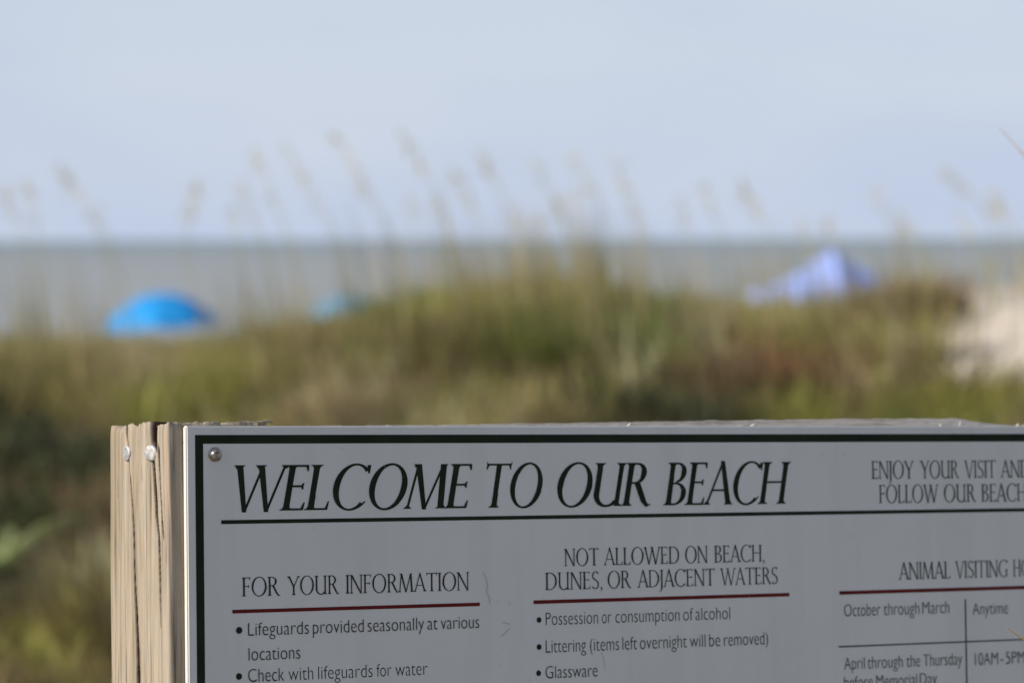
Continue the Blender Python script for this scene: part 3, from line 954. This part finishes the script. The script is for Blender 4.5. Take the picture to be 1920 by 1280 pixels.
# ------------------------------------------------------------------ dune grass
TAN = (0.56, 0.44, 0.25); OLV = (0.36, 0.305, 0.115); GRN = (0.22, 0.26, 0.065); YEL = (0.40, 0.38, 0.10)
BRN = (0.235, 0.165, 0.09); SHADE = (0.055, 0.062, 0.028); RED = (0.28, 0.15, 0.07)  # the darkest tone puts the shade of shaded clumps into the blade colour
PATCH = [(730, 560, 60, 45, GRN), (1000, 585, 60, 40, GRN), (1140, 560, 60, 45, GRN), (1235, 605, 55, 50, GRN), (870, 560, 60, 40, YEL), (850, 660, 50, 60, OLV),
         (580, 645, 50, 50, BRN), (770, 640, 45, 50, BRN), (940, 650, 60, 45, BRN), (1060, 700, 50, 60, BRN), (1120, 740, 45, 45, SHADE), (1235, 740, 50, 45, SHADE), (1290, 770, 60, 35, SHADE),
         (1450, 665, 60, 40, RED), (1395, 700, 60, 50, BRN), (1560, 685, 45, 50, BRN), (1320, 610, 45, 25, TAN), (1480, 620, 50, 30, YEL), (1650, 660, 60, 40, TAN), (1520, 745, 50, 40, YEL), (1660, 760, 60, 40, YEL),
         (1735, 545, 60, 45, BRN), (1670, 530, 50, 40, TAN), (1860, 750, 90, 50, YEL), (420, 690, 60, 40, YEL), (310, 740, 60, 50, YEL), (500, 745, 40, 50, YEL), (230, 670, 50, 50, TAN), (650, 740, 60, 50, TAN),
         (100, 690, 120, 60, OLV), (20, 800, 80, 60, SHADE), (120, 860, 90, 60, SHADE), (50, 930, 80, 60, GRN), (150, 970, 70, 60, BRN), (185, 1010, 50, 50, TAN), (60, 1080, 110, 35, SHADE), (170, 1110, 60, 50, BRN), (90, 1180, 90, 60, YEL), (150, 1250, 80, 60, OLV), (20, 1230, 60, 60, BRN)]
TOPX = [-600, 0, 120, 240, 420, 520, 620, 690, 740, 830, 950, 1050, 1120, 1190, 1300, 1420, 1550, 1620, 1690, 1745, 1790, 1830, 1990, 2010, 2600]
TOPY = [630, 615, 625, 632, 625, 600, 590, 560, 535, 520, 503, 500, 508, 545, 558, 554, 550, 524, 508, 515, 575, 690, 700, 560, 600]


def blade_mesh(name, base, hgt, phi, lean, wid, col, parent=None):
    """many curved blades as one mesh, each blade four levels"""
    n_ = len(hgt)
    lv = np.array([0, 0.35, 0.72, 1.0]); wt = np.array([0.8, 1.0, 0.65, 0.0])
    dx, dy = np.cos(phi), np.sin(phi)
    sx_, sy_ = np.cos(phi + 1.3), np.sin(phi + 1.3)
    V_ = np.zeros((n_, 7, 3))
    for i in range(3):
        c_ = base + np.stack([dx * lean * hgt * lv[i] ** 2, dy * lean * hgt * lv[i] ** 2, hgt * lv[i] * (1 - 0.25 * lean * lv[i])], 1)
        o_ = np.stack([sx_, sy_, np.zeros(n_)], 1) * (wid * wt[i] / 2)[:, None]
        V_[:, i * 2] = c_ - o_; V_[:, i * 2 + 1] = c_ + o_
    V_[:, 6] = base + np.stack([dx * lean * hgt, dy * lean * hgt, hgt * (1 - 0.25 * lean)], 1)
    k = (np.arange(n_) * 7)[:, None]
    loops = np.concatenate([k + np.array([[0, 1, 3, 2, 2, 3, 5, 4, 4, 5, 6]])], 1).reshape(-1)
    starts = ((np.arange(n_) * 11)[:, None] + np.array([[0, 4, 8]])).reshape(-1)
    tot = np.tile([4, 4, 3], n_)
    me = bpy.data.meshes.new(name)
    me.vertices.add(n_ * 7); me.loops.add(n_ * 11); me.polygons.add(n_ * 3)
    me.vertices.foreach_set('co', V_.reshape(-1))
    me.loops.foreach_set('vertex_index', loops.astype(np.int32))
    me.polygons.foreach_set('loop_start', starts.astype(np.int32))
    me.polygons.foreach_set('loop_total', tot.astype(np.int32))
    me.update(calc_edges=True); me.validate()
    ca = me.color_attributes.new('Col', 'FLOAT_COLOR', 'POINT')
    cc = np.ones((n_, 7, 4)); cc[:, :, :3] = col[:, None, :]
    ca.data.foreach_set('color', cc.reshape(-1))
    me.materials.append(M_GRASS)
    o = bpy.data.objects.new(name, me); COL.objects.link(o)
    if parent: o.parent = parent
    return o


def grow(n_clumps, xr, yr, per, hrange, thin=False, rad=0.055):
    cx = rng.uniform(*xr, n_clumps); cy = rng.uniform(*yr, n_clumps)
    cz = terrain(cx, cy)
    cpx, cpy = proj(np.stack([cx, cy, cz], -1))
    ch = rng.uniform(*hrange, n_clumps)
    keep = (rng.random(n_clumps) > sandy(cx, cy) * 0.985)
    keep &= ~((cpx > -110) & (cpx < 105) & (cpy > 985) & (cpy < (1100 if hrange[1] <= 0.2 else 1500)))      # the broad leaved plant stands here
    # height of the sward: lower where the ridge line dips
    top = np.interp(cpx + rng.normal(0, 16, n_clumps), TOPX, TOPY) + rng.normal(0, 20, n_clumps)
    if not thin:
        maxh = (cpy - top) * cy / FPX
        ch = np.minimum(ch, np.maximum(maxh, 0.05))
        keep &= maxh > 0.03
    mid = cpy - ch * FPX / cy * 0.6
    colr = np.array([OLV, TAN, BRN, GRN, YEL])[rng.choice(5, n_clumps, p=[0.30, 0.33, 0.17, 0.11, 0.09])]
    best = np.zeros(n_clumps)
    for (x, y, rx, ry, c_) in PATCH:
        wgt = np.exp(-(((cpx - x) / rx) ** 2 + ((mid - y) / ry) ** 2)) * 1.5
        hit = (wgt > rng.random(n_clumps)) & (wgt > best)
        colr[hit] = c_; best = np.maximum(best, np.where(hit, wgt, 0))
    cx, cy, cz, ch, colr = cx[keep], cy[keep], cz[keep], ch[keep], colr[keep]
    m = len(cx)
    rep = rng.integers(per[0], per[1], m)
    i = np.repeat(np.arange(m), rep); n_ = len(i)
    bx = cx[i] + rng.normal(0, 1, n_) * rad; by = cy[i] + rng.normal(0, 1, n_) * rad
    bz = terrain(bx, by) - 0.02
    hh = ch[i] * rng.uniform(0.55, 1.1, n_)
    phi = np.where(rng.random(n_) < 0.45, rng.normal(math.pi, 0.6, n_), rng.uniform(0, 2 * math.pi, n_))
    out_ = np.arctan2(by - cy[i], bx - cx[i])
    if rad > 0.08: phi = np.where(rng.random(n_) < 0.7, out_ + rng.normal(0, 0.5, n_), phi)
    lean = rng.uniform(0.15, 1.0, n_) if not thin else rng.uniform(0.05, 0.3, n_)
    wid = rng.uniform(0.006, 0.013, n_) if not thin else rng.uniform(0.004, 0.007, n_)
    cc = np.clip(colr[i] * rng.uniform(0.42, 1.6, m)[i][:, None] * rng.uniform(0.75, 1.25, (n_, 1)) * rng.uniform(0.92, 1.08, (n_, 3)), 0, 0.75)
    return np.stack([bx, by, bz], 1), hh, phi, lean, wid, cc


parts = [grow(600, (-3.3, 3.3), (12.2, 22.6), (120, 210), (0.22, 0.46), rad=0.125),
         grow(600, (-3.3, 3.3), (12.2, 22.8), (16, 30), (0.24, 0.58)),
         grow(900, (-3.3, 3.3), (12.2, 22.8), (16, 30), (0.08, 0.2), rad=0.1),
         grow(1500, (-7.5, 7.5), (11.0, 24.5), (12, 18), (0.25, 0.5)),
         grow(420, (-2.4, -1.0), (11.6, 14.6), (22, 40), (0.07, 0.17), rad=0.1),
         grow(500, (-3.2, 3.2), (8.0, 12.4), (8, 14), (0.10, 0.24))]
arr = [np.concatenate([p[k] for p in parts]) for k in range(6)]
g = blade_mesh('dune_grass', *arr)
tag(g, 'thick olive and tan dune grass covering the dune behind the sign', 'grass', kind='stuff')

# tall thin dry stems rising out of the sward along the ridge
sx0 = []
for (px, spread, n_, py_top, sp_top) in ((90, 130, 70, 590, 38), (330, 110, 45, 608, 22), (520, 90, 60, 565, 42), (1350, 110, 50, 525, 40), (70, 110, 60, 510, 80), (190, 60, 8, 560, 50), (420, 60, 26, 560, 40), (490, 60, 36, 520, 60), (600, 60, 24, 480, 60), (730, 60, 50, 450, 60), (860, 60, 90, 450, 55), (990, 70, 140, 445, 55),
                                         (1090, 60, 130, 440, 60), (1180, 50, 50, 450, 60), (1290, 50, 30, 470, 50), (1420, 60, 26, 460, 50), (1450, 40, 22, 480, 40), (1530, 50, 40, 455, 40), (1690, 55, 60, 455, 45), (1800, 50, 14, 480, 40), (1895, 28, 26, 480, 60)):
    for _ in range(int(n_ * 2.2)):
        D = random.uniform(17.6, 22.0); x = random.gauss(px, spread * 0.6); y = random.gauss(py_top, sp_top)
        q = P(x, y, D); z0 = float(terrain(q[0], q[1]))
        if q[2] - z0 > 0.12: sx0.append((q[0] + random.uniform(0, 0.1), q[1], z0, q[2] - z0))
sx0 = np.array(sx0); n_ = len(sx0)
base = sx0[:, :3] - np.array([0, 0, 0.02]); hh = sx0[:, 3]
cc = np.array([TAN, OLV, YEL])[rng.choice(3, n_, p=[0.4, 0.35, 0.25])] * rng.uniform(0.7, 1.2, (n_, 1))
g = blade_mesh('tall_dry_grass', base, hh, rng.normal(math.pi, 0.5, n_), rng.uniform(0.05, 0.22, n_), rng.uniform(0.006, 0.010, n_), cc)
tag(g, 'haze of tall thin dry stems standing above the grass along the dune ridge', 'grass', kind='stuff')

# ------------------------------------------------------------------ sea oats: each nodding stalk a thing
OATS = [  # tip px, neck px, depth, fullness, label
    ((10, 345), (36, 422), 19.0, 1.0, 'leftmost sea oat stalk, leaning left at the very edge of the photo'),
    ((50, 338), (66, 412), 18.6, 1.1, 'upright sea oat stalk second from the left edge, with a full pale head'),
    ((112, 308), (158, 382), 18.8, 1.3, 'tall sea oat stalk arching left, standing alone left of the blue umbrella'),
    ((168, 372), (196, 432), 20.6, 0.6, 'faint low sea oat stalk right above the left end of the blue umbrella'),
    ((374, 338), (356, 414), 19.2, 1.6, 'broad headed sea oat stalk tilting right above the right end of the blue umbrella'),
    ((434, 388), (442, 442), 21.0, 0.6, 'short sea oat stalk ending at the horizon between the two umbrellas'),
    ((452, 338), (480, 418), 19.8, 0.9, 'slim sea oat stalk leaning left, halfway between the blue and the teal umbrella'),
    ((480, 280), (520, 392), 19.0, 1.1, 'long sea oat stalk with a drawn out head left of the teal umbrella'),
    ((532, 268), (610, 402), 18.6, 1.2, 'very long sea oat stalk bending left above the left end of the teal umbrella'),
    ((622, 248), (706, 388), 18.2, 1.9, 'tallest sea oat stalk with the thickest golden head, above the teal umbrella'),
    ((752, 244), (806, 335), 18.8, 1.2, 'tall pale sea oat stalk topping out just right of the thickest golden head'),
    ((772, 368), (788, 442), 20.4, 0.8, 'low straight sea oat stalk below the tall pale one right of the teal umbrella'),
    ((815, 368), (852, 452), 20.0, 1.0, 'low sea oat stalk bowing left, its head just over the horizon left of centre'),
    ((850, 318), (896, 404), 18.8, 1.5, 'golden sea oat stalk with a blunt full head left of centre'),
    ((902, 288), (938, 356), 19.2, 1.2, 'greenish sea oat stalk standing at the middle of the photo'),
    ((966, 384), (976, 430), 21.0, 0.7, 'small sea oat stalk barely over the horizon at the middle of the photo'),
    ((1000, 298), (1034, 360), 20.4, 0.7, 'faint slim sea oat stalk just right of the middle of the photo'),
    ((1008, 398), (1020, 442), 19.6, 0.9, 'short yellowish sea oat stalk with a stubby head right of the middle'),
    ((1036, 366), (1062, 432), 20.0, 1.0, 'middling sea oat stalk in the densest stand right of the middle'),
    ((1072, 286), (1112, 356), 19.2, 1.1, 'tall sea oat stalk over the densest stand of grass'),
    ((1078, 356), (1096, 428), 20.8, 0.9, 'sea oat stalk under the tall one in the densest stand of grass'),
    ((1142, 284), (1202, 412), 19.0, 1.2, 'long drooping sea oat stalk at the right end of the densest stand'),
    ((1272, 366), (1290, 432), 20.2, 0.8, 'pale sea oat stalk left of the lavender canopy, nearest the densest stand'),
    ((1318, 342), (1338, 394), 20.6, 0.7, 'slight sea oat stalk left of the lavender canopy, between two others'),
    ((1388, 336), (1426, 404), 18.8, 1.3, 'clear full headed sea oat stalk above the left eave of the lavender canopy'),
    ((1500, 408), (1514, 470), 20.0, 0.9, 'low sea oat stalk in front of the lit slope of the lavender canopy'),
    ((1552, 412), (1562, 452), 20.8, 0.7, 'low sea oat stalk right above the peak of the lavender canopy'),
    ((1636, 346), (1652, 384), 21.0, 0.5, 'faint sea oat stalk up and to the right of the lavender canopy'),
    ((1682, 390), (1708, 446), 19.6, 1.2, 'thick sea oat stalk over the brown grass clump right of the lavender canopy'),
    ((1768, 318), (1820, 364), 18.8, 1.2, 'sea oat stalk bent far over to the left, between the canopy and the sand slope'),
    ((1798, 398), (1818, 446), 20.6, 0.7, 'low sea oat stalk below the bent one, left of the sand slope'),
    ((1862, 362), (1886, 410), 18.4, 1.2, 'sea oat stalk with a yellow stem in front of the sand slope'),
]


def bez(p0, p1, p2, p3, n_):
    t_ = np.linspace(0, 1, n_)[:, None]
    return (1 - t_) ** 3 * p0 + 3 * (1 - t_) ** 2 * t_ * p1 + 3 * (1 - t_) * t_ ** 2 * p2 + t_ ** 3 * p3


for (tip, neck, D, full, label) in OATS:
    T_ = P(tip[0], tip[1], D); Nk = P(neck[0], neck[1], D)
    bx = Nk[0] + 0.10 + random.uniform(-0.02, 0.05); by = Nk[1] + random.uniform(-0.1, 0.1)
    B = np.array([bx, by, float(terrain(bx, by))])
    dirn = (Nk - T_); dirn /= np.linalg.norm(dirn)
    H = Nk[2] - B[2]
    stemp = bez(B, B + np.array([0, 0, H * 0.5]), Nk + dirn * H * 0.35, Nk, 12)
    root = empty('sea_oat_stalk', B)
    tag(root, label, 'sea oat', 'sea oat stalks on the dune ridge')
    headp = bez(Nk, Nk - dirn * np.linalg.norm(Nk - T_) * 0.4, T_ + dirn * np.linalg.norm(Nk - T_) * 0.3 + np.array([0, 0, 0.03]), T_, 12)
    mb = MB()
    mb.tube(list(stemp), list(np.linspace(0.0055, 0.003, 12)), 5)
    st = mb.build('stem', M_STEM, root, smooth=True)
    # seed head: flat oval spikelets hanging to one side
    mb = MB()
    mb.tube(list(headp), list(np.linspace(0.0022, 0.0008, 12)), 5)
    for k in range(int(25 * full)):
        q = random.random() ** 0.9; i = min(int(q * 11), 10); fq = q * 11 - i
        p = headp[i] * (1 - fq) + headp[i + 1] * fq
        swell = math.sin(math.pi * min(1, 0.15 + q * 0.85)) ** 0.7
        side = np.array([random.gauss(-0.008, 0.018), random.gauss(0, 0.016), random.uniform(-0.035, 0.005)]) * (0.4 + swell)
        L = random.uniform(0.019, 0.031); wd = L * 0.42
        c_ = p + side
        ax = np.array([random.gauss(0, 0.35), random.gauss(0, 0.35), -1.0]); ax /= np.linalg.norm(ax)
        a2 = np.cross(ax, [random.gauss(0, 1), random.gauss(0, 1), 0.1]); a2 /= np.linalg.norm(a2); a3 = np.cross(ax, a2)
        mb.tube([p, c_ - ax * L * 0.45], [0.0007, 0.0007], 3)
        n0 = len(mb.v)
        for (u_, v_, z_) in ((-1, 0, 0), (-0.35, 1, 0), (0.35, 0.9, 0), (1, 0, 0), (0.35, -0.9, 0), (-0.35, -1, 0), (0, 0, 0.35), (0, 0, -0.35)):
            mb.v.append(tuple(c_ + ax * u_ * L / 2 + a2 * v_ * wd / 2 + a3 * z_ * wd / 2))
        for j in range(6):
            mb.f.append([n0 + j, n0 + (j + 1) % 6, n0 + 6]); mb.f.append([n0 + (j + 1) % 6, n0 + j, n0 + 7])
    mb.build('seed_head', M_HEAD, root)
    # long leaves from the foot of the stalk
    mb = MB()
    for k in range(4):
        L = random.uniform(0.25, 0.5); ph = random.uniform(0, 6.28); ln = random.uniform(0.2, 0.6)
        d_ = np.array([math.cos(ph), math.sin(ph), 0]); sd = np.array([-d_[1], d_[0], 0]) * 0.005
        pr = None
        for t_ in np.linspace(0, 1, 6):
            c_ = B + d_ * ln * L * t_ ** 2 + np.array([0, 0, L * t_ * (1 - 0.3 * ln * t_)]); w_ = sd * (1 - t_ ** 2)
            cur = (c_ - w_, c_ + w_)
            if pr: mb.poly([pr[0], pr[1], cur[1], cur[0]])
            pr = cur
    mb.build('leaf_blades', M_STEM, root)


# ------------------------------------------------------------------ dark shrubs added in place of shade and the broad leaved plant
def shrub(px, py, D, rx, rz, label, n_leaf=600):  # dark bush added where a grass clump lies in shade
    c_ = P(px, py, D)
    z0 = float(terrain(c_[0], c_[1]))
    root = empty('shade_shrub', (c_[0], c_[1], z0))
    tag(root, label, 'shrub', 'dark shrubs added for shade on the dune slope')
    hgt = max(c_[2] + rz - z0, 0.15)
    mb = MB(); tips = []
    for k in range(9):
        ph = random.uniform(0, 6.28); rr = random.uniform(0.2, 0.9) * rx
        e = np.array([c_[0] + rr * math.cos(ph), c_[1] + rr * math.sin(ph) * 0.8, z0 + hgt * random.uniform(0.55, 0.95)])
        b0 = np.array([c_[0], c_[1], z0 - 0.03])
        mb.tube([b0, (b0 + e) / 2 + np.array([0, 0, 0.05]), e], [0.010, 0.006, 0.002], 5); tips.append(e)
    mb.build('shade_shrub_branches', M_BARK, root)
    mb = MB()
    for k in range(n_leaf):
        e = random.choice(tips); q = random.random() ** 0.5
        p = np.array([c_[0], c_[1], z0 + hgt * 0.15]) * (1 - q) + e * q + np.array([random.gauss(0, rx * 0.2), random.gauss(0, rx * 0.2), random.gauss(0, hgt * 0.1)])
        if p[2] < z0: p[2] = z0 + 0.02
        L = random.uniform(0.03, 0.055)
        ax = np.array([random.gauss(0, 1), random.gauss(0, 1), random.gauss(0.4, 0.6)]); ax /= np.linalg.norm(ax)
        a2 = np.cross(ax, [random.gauss(0, 1), random.gauss(0, 1), random.gauss(0, 1)]); a2 /= np.linalg.norm(a2)
        mb.poly([p, p + ax * L * 0.4 + a2 * L * 0.22, p + ax * L, p + ax * L * 0.4 - a2 * L * 0.22])
    mb.build('shade_shrub_foliage', M_SHADE_SHRUB, root)


shrub(15, 830, 16.0, 0.22, 0.12, 'dark shrub added for shade at the left edge of the photo, highest of those left of the post')
shrub(118, 880, 15.3, 0.22, 0.12, 'dark shrub added for shade just left of the sign post, level with the nails')
shrub(45, 960, 14.6, 0.20, 0.10, 'dark green shrub added for shade behind the broad pale leaves at the left edge')
shrub(1125, 735, 17.6, 0.14, 0.08, 'dark shrub added for shade above the top of the sign over the word OUR')
shrub(1245, 745, 17.4, 0.16, 0.08, 'larger dark shrub added for shade above the top of the sign over the word BEACH')

root_p = P(-10, 1050, 14.3)
z0 = float(terrain(root_p[0], root_p[1]))
root = empty('broad_leaf_plant', (root_p[0], root_p[1], z0))
tag(root, 'plant with broad pale green leaves low at the left edge of the photo', 'plant')
mb = MB(); mb.tube([np.array([root_p[0], root_p[1], z0 - 0.03]), np.array([root_p[0], root_p[1], z0 + 0.07])], [0.014, 0.010], 6)
mb.build('stem', M_BARK, root)
lz = z0 + 0.05
for (ph, L, up, wd) in ((0.55, 0.40, 0.9, 0.042), (0.0, 0.36, 0.5, 0.040), (1.4, 0.26, 1.3, 0.045), (2.4, 0.24, 0.8, 0.05), (3.3, 0.22, 0.5, 0.045), (4.2, 0.2, 0.5, 0.045), (5.3, 0.22, 0.55, 0.05), (5.9, 0.2, 0.2, 0.045), (0.25, 0.40, 1.15, 0.042), (-0.4, 0.36, 0.8, 0.04)):
    d_ = np.array([math.cos(ph), math.sin(ph), 0]); sd = np.array([-d_[1], d_[0], 0.0])
    mb = MB(); pr = None
    for t_ in np.linspace(0, 1, 9):
        c_ = np.array([root_p[0], root_p[1], lz]) + d_ * L * t_ * math.cos(up * (1 - 0.7 * t_)) + np.array([0, 0, L * t_ * math.sin(up * (1 - 0.45 * t_))])
        w_ = wd * math.sin(math.pi * min(1, 0.08 + 0.92 * t_)) ** 0.8
        cur = (c_ - sd * w_ + np.array([0, 0, w_ * 0.3]), c_, c_ + sd * w_ + np.array([0, 0, w_ * 0.3]))
        if pr: mb.poly([pr[0], pr[1], cur[1], cur[0]]); mb.poly([pr[1], pr[2], cur[2], cur[1]])
        pr = cur
    mb.build('leaf', M_BROAD, root, smooth=True)


# ------------------------------------------------------------------ umbrellas on the beach
def umbrella(px, py_top, D, dia, mat, label, tilt):
    apex = P(px, py_top, D)
    z0 = float(terrain(apex[0], apex[1]))
    root = empty('beach_umbrella', (apex[0], apex[1], z0))
    tag(root, label, 'umbrella', 'sun umbrellas on the beach')
    top = np.array([apex[0], apex[1], apex[2] - 0.06])
    R_ = dia / 2; depth = R_ * 0.52
    ca, sa = math.cos(tilt), math.sin(tilt)
    def place(x, y, z):      # tilt about Y through the top
        return top + np.array([x * ca + z * sa, y, -x * sa + z * ca])
    def prof(r_): return -depth * (r_ / R_) ** 2.1
    mb = MB(); K = 64; ring = []
    n0 = len(mb.v); mb.v.append(tuple(place(0, 0, 0)))
    rs = np.linspace(0, 1, 10)[1:]
    for r_ in rs:
        row = []
        for j in range(K):
            th = 2 * math.pi * j / K
            ph = (th * 8 / (2 * math.pi)) % 1.0
            sag = (4 * ph * (1 - ph))
            rad = R_ * r_ * (1 - 0.05 * sag * r_)
            row.append(len(mb.v)); mb.v.append(tuple(place(rad * math.cos(th), rad * math.sin(th), prof(R_ * r_) - 0.015 * sag * r_)))
        ring.append(row)
    for j in range(K): mb.f.append([n0, ring[0][j], ring[0][(j + 1) % K]])
    for a_, b_ in zip(ring[:-1], ring[1:]):
        for j in range(K): mb.f.append([a_[j], b_[j], b_[(j + 1) % K], a_[(j + 1) % K]])
    # hanging valance
    last = ring[-1]; low = []
    for j in range(K):
        p = np.array(mb.v[last[j]]); ph = (j / K * 8) % 1
        low.append(len(mb.v)); mb.v.append(tuple(p - np.array([0, 0, 0.07 + 0.04 * math.sin(math.pi * ph)])))
    for j in range(K): mb.f.append([last[j], low[j], low[(j + 1) % K], last[(j + 1) % K]])
    mb.build('canopy', mat, root, smooth=True)
    mb = MB(); mb.tube([place(0, 0, 0.06), place(0, 0, 0.0)], [0.012, 0.025], 8); mb.build('finial', M_POLE, root)
    mb = MB(); mb.tube([place(0, 0, -0.01), place(0, 0, -1.0), np.array([*place(0, 0, -1.2)[:2], z0 - 0.3])], [0.018] * 3, 8); mb.build('pole', M_POLE, root)
    for j in range(8):
        th = 2 * math.pi * j / 8
        mb = MB(); mb.tube([place(R_ * r_ * math.cos(th), R_ * r_ * math.sin(th), prof(R_ * r_) - 0.018) for r_ in np.linspace(0.02, 0.99, 7)], [0.004] * 7, 4)
        mb.build('rib', M_POLE, root)


umbrella(299, 544, 72.0, 2.2, M_BLUE, 'bright blue domed beach umbrella beyond the dune above the left post', -0.06)
umbrella(645, 548, 96.0, 1.75, M_TEAL, 'small teal beach umbrella half hidden by grass', -0.05)

# pop-up canopy
cp = P(1562, 467, 75.0)
z0 = float(terrain(cp[0], cp[1]))
root = empty('beach_canopy', (cp[0], cp[1], z0))
tag(root, 'lavender blue peaked canopy with four legs beyond the dune, right of the umbrellas', 'canopy')
half = 1.27; rot = math.radians(50)
ca, sa = math.cos(rot), math.sin(rot)
eave = P(1562, 546, 75.0)[2]
def cpt(x, y, z): return np.array([cp[0] + x * ca - y * sa, cp[1] + x * sa + y * ca, z])
mb = MB(); K = 16; L_ = 12
rows = []
for i in range(L_ + 1):
    q = i / L_; row = []
    for sgn in range(4):
        for k in range(K):
            u_ = k / K * 2 - 1
            x, y = [(u_, -1), (1, u_), (-u_, 1), (-1, -u_)][sgn]
            sag = (1 - u_ * u_)
            z = eave + (cp[2] - eave) * (1 - q) ** 1.6 - 0.10 * sag * q * (1 - q) * 2 - 0.04 * sag * q
            row.append(len(mb.v)); mb.v.append(tuple(cpt(x * half * q, y * half * q, z)))
    rows.append(row)
low = []
for j in range(4 * K):
    p = np.array(mb.v[rows[-1][j]]); low.append(len(mb.v)); mb.v.append(tuple(p - np.array([0, 0, 0.2])))
rows.append(low)
for a_, b_ in zip(rows[:-1], rows[1:]):
    for j in range(4 * K): mb.f.append([a_[j], b_[j], b_[(j + 1) % (4 * K)], a_[(j + 1) % (4 * K)]])
mb.build('roof_cloth', M_LAV, root)
for sx_, sy_ in ((-1, -1), (1, -1), (1, 1), (-1, 1)):
    mb = MB(); a_ = cpt(sx_ * half * 0.98, sy_ * half * 0.98, eave - 0.02); b_ = a_.copy(); b_[2] = float(terrain(a_[0], a_[1])) - 0.05
    mb.tube([a_, b_], [0.02, 0.02], 6); mb.build('leg', M_POLE, root)


# ------------------------------------------------------------------ grass leaves near the sign
def near_leaf(name, pts, wid, label, colour):
    root = empty(name, pts[0]); tag(root, label, 'grass blade')
    pts = [np.asarray(p, float) for p in pts]
    mb = MB(); pr = None; n_ = len(pts)
    for i, p in enumerate(pts):
        t_ = i / (n_ - 1); tg = pts[min(i + 1, n_ - 1)] - pts[max(i - 1, 0)]; tg /= np.linalg.norm(tg)
        sd = np.cross(tg, [0.2, 1, 0.1]); sd /= np.linalg.norm(sd)
        w_ = wid * (1 - t_ ** 3) + 0.0003
        cur = (p - sd * w_, p + np.array([0, w_ * 0.7, 0]), p + sd * w_)
        if pr: mb.poly([pr[0], pr[1], cur[1], cur[0]]); mb.poly([pr[1], pr[2], cur[2], cur[1]])
        pr = cur
    mb.build('blade', foliage(name + '_surface', transl=0.2, fixed=colour), root, smooth=True)


tp = P(1874, 240, 3.9)
m1 = P(1925, 296, 3.9); m2 = P(2080, 480, 3.92)
gz = float(terrain(0.8, 3.95))
near_leaf('grass_blade', list(bez(np.array([0.80, 3.95, gz]), np.array([0.79, 3.93, gz + 0.9]), m2, m1, 14)) + list(bez(m1, m1 * 0.67 + tp * 0.33, m1 * 0.33 + tp * 0.67, tp, 5))[1:], 0.0012,
          'slender grass blade leaning in at the upper right edge of the photo', (0.70, 0.56, 0.44))
tp = P(1890, 1178, 2.95); m1 = P(1925, 1203, 2.95); m2 = P(1990, 1330, 2.95)
gz = float(terrain(0.5, 2.95))
near_leaf('grass_blade', list(bez(np.array([0.50, 2.93, gz]), np.array([0.50, 2.95, gz + 0.6]), m2, m1, 12)) + list(bez(m1, m1 * 0.67 + tp * 0.33, m1 * 0.33 + tp * 0.67, tp, 5))[1:], 0.0006,
          'dry straw coloured blade tip in front of the sign at the lower right edge', (0.40, 0.27, 0.10))
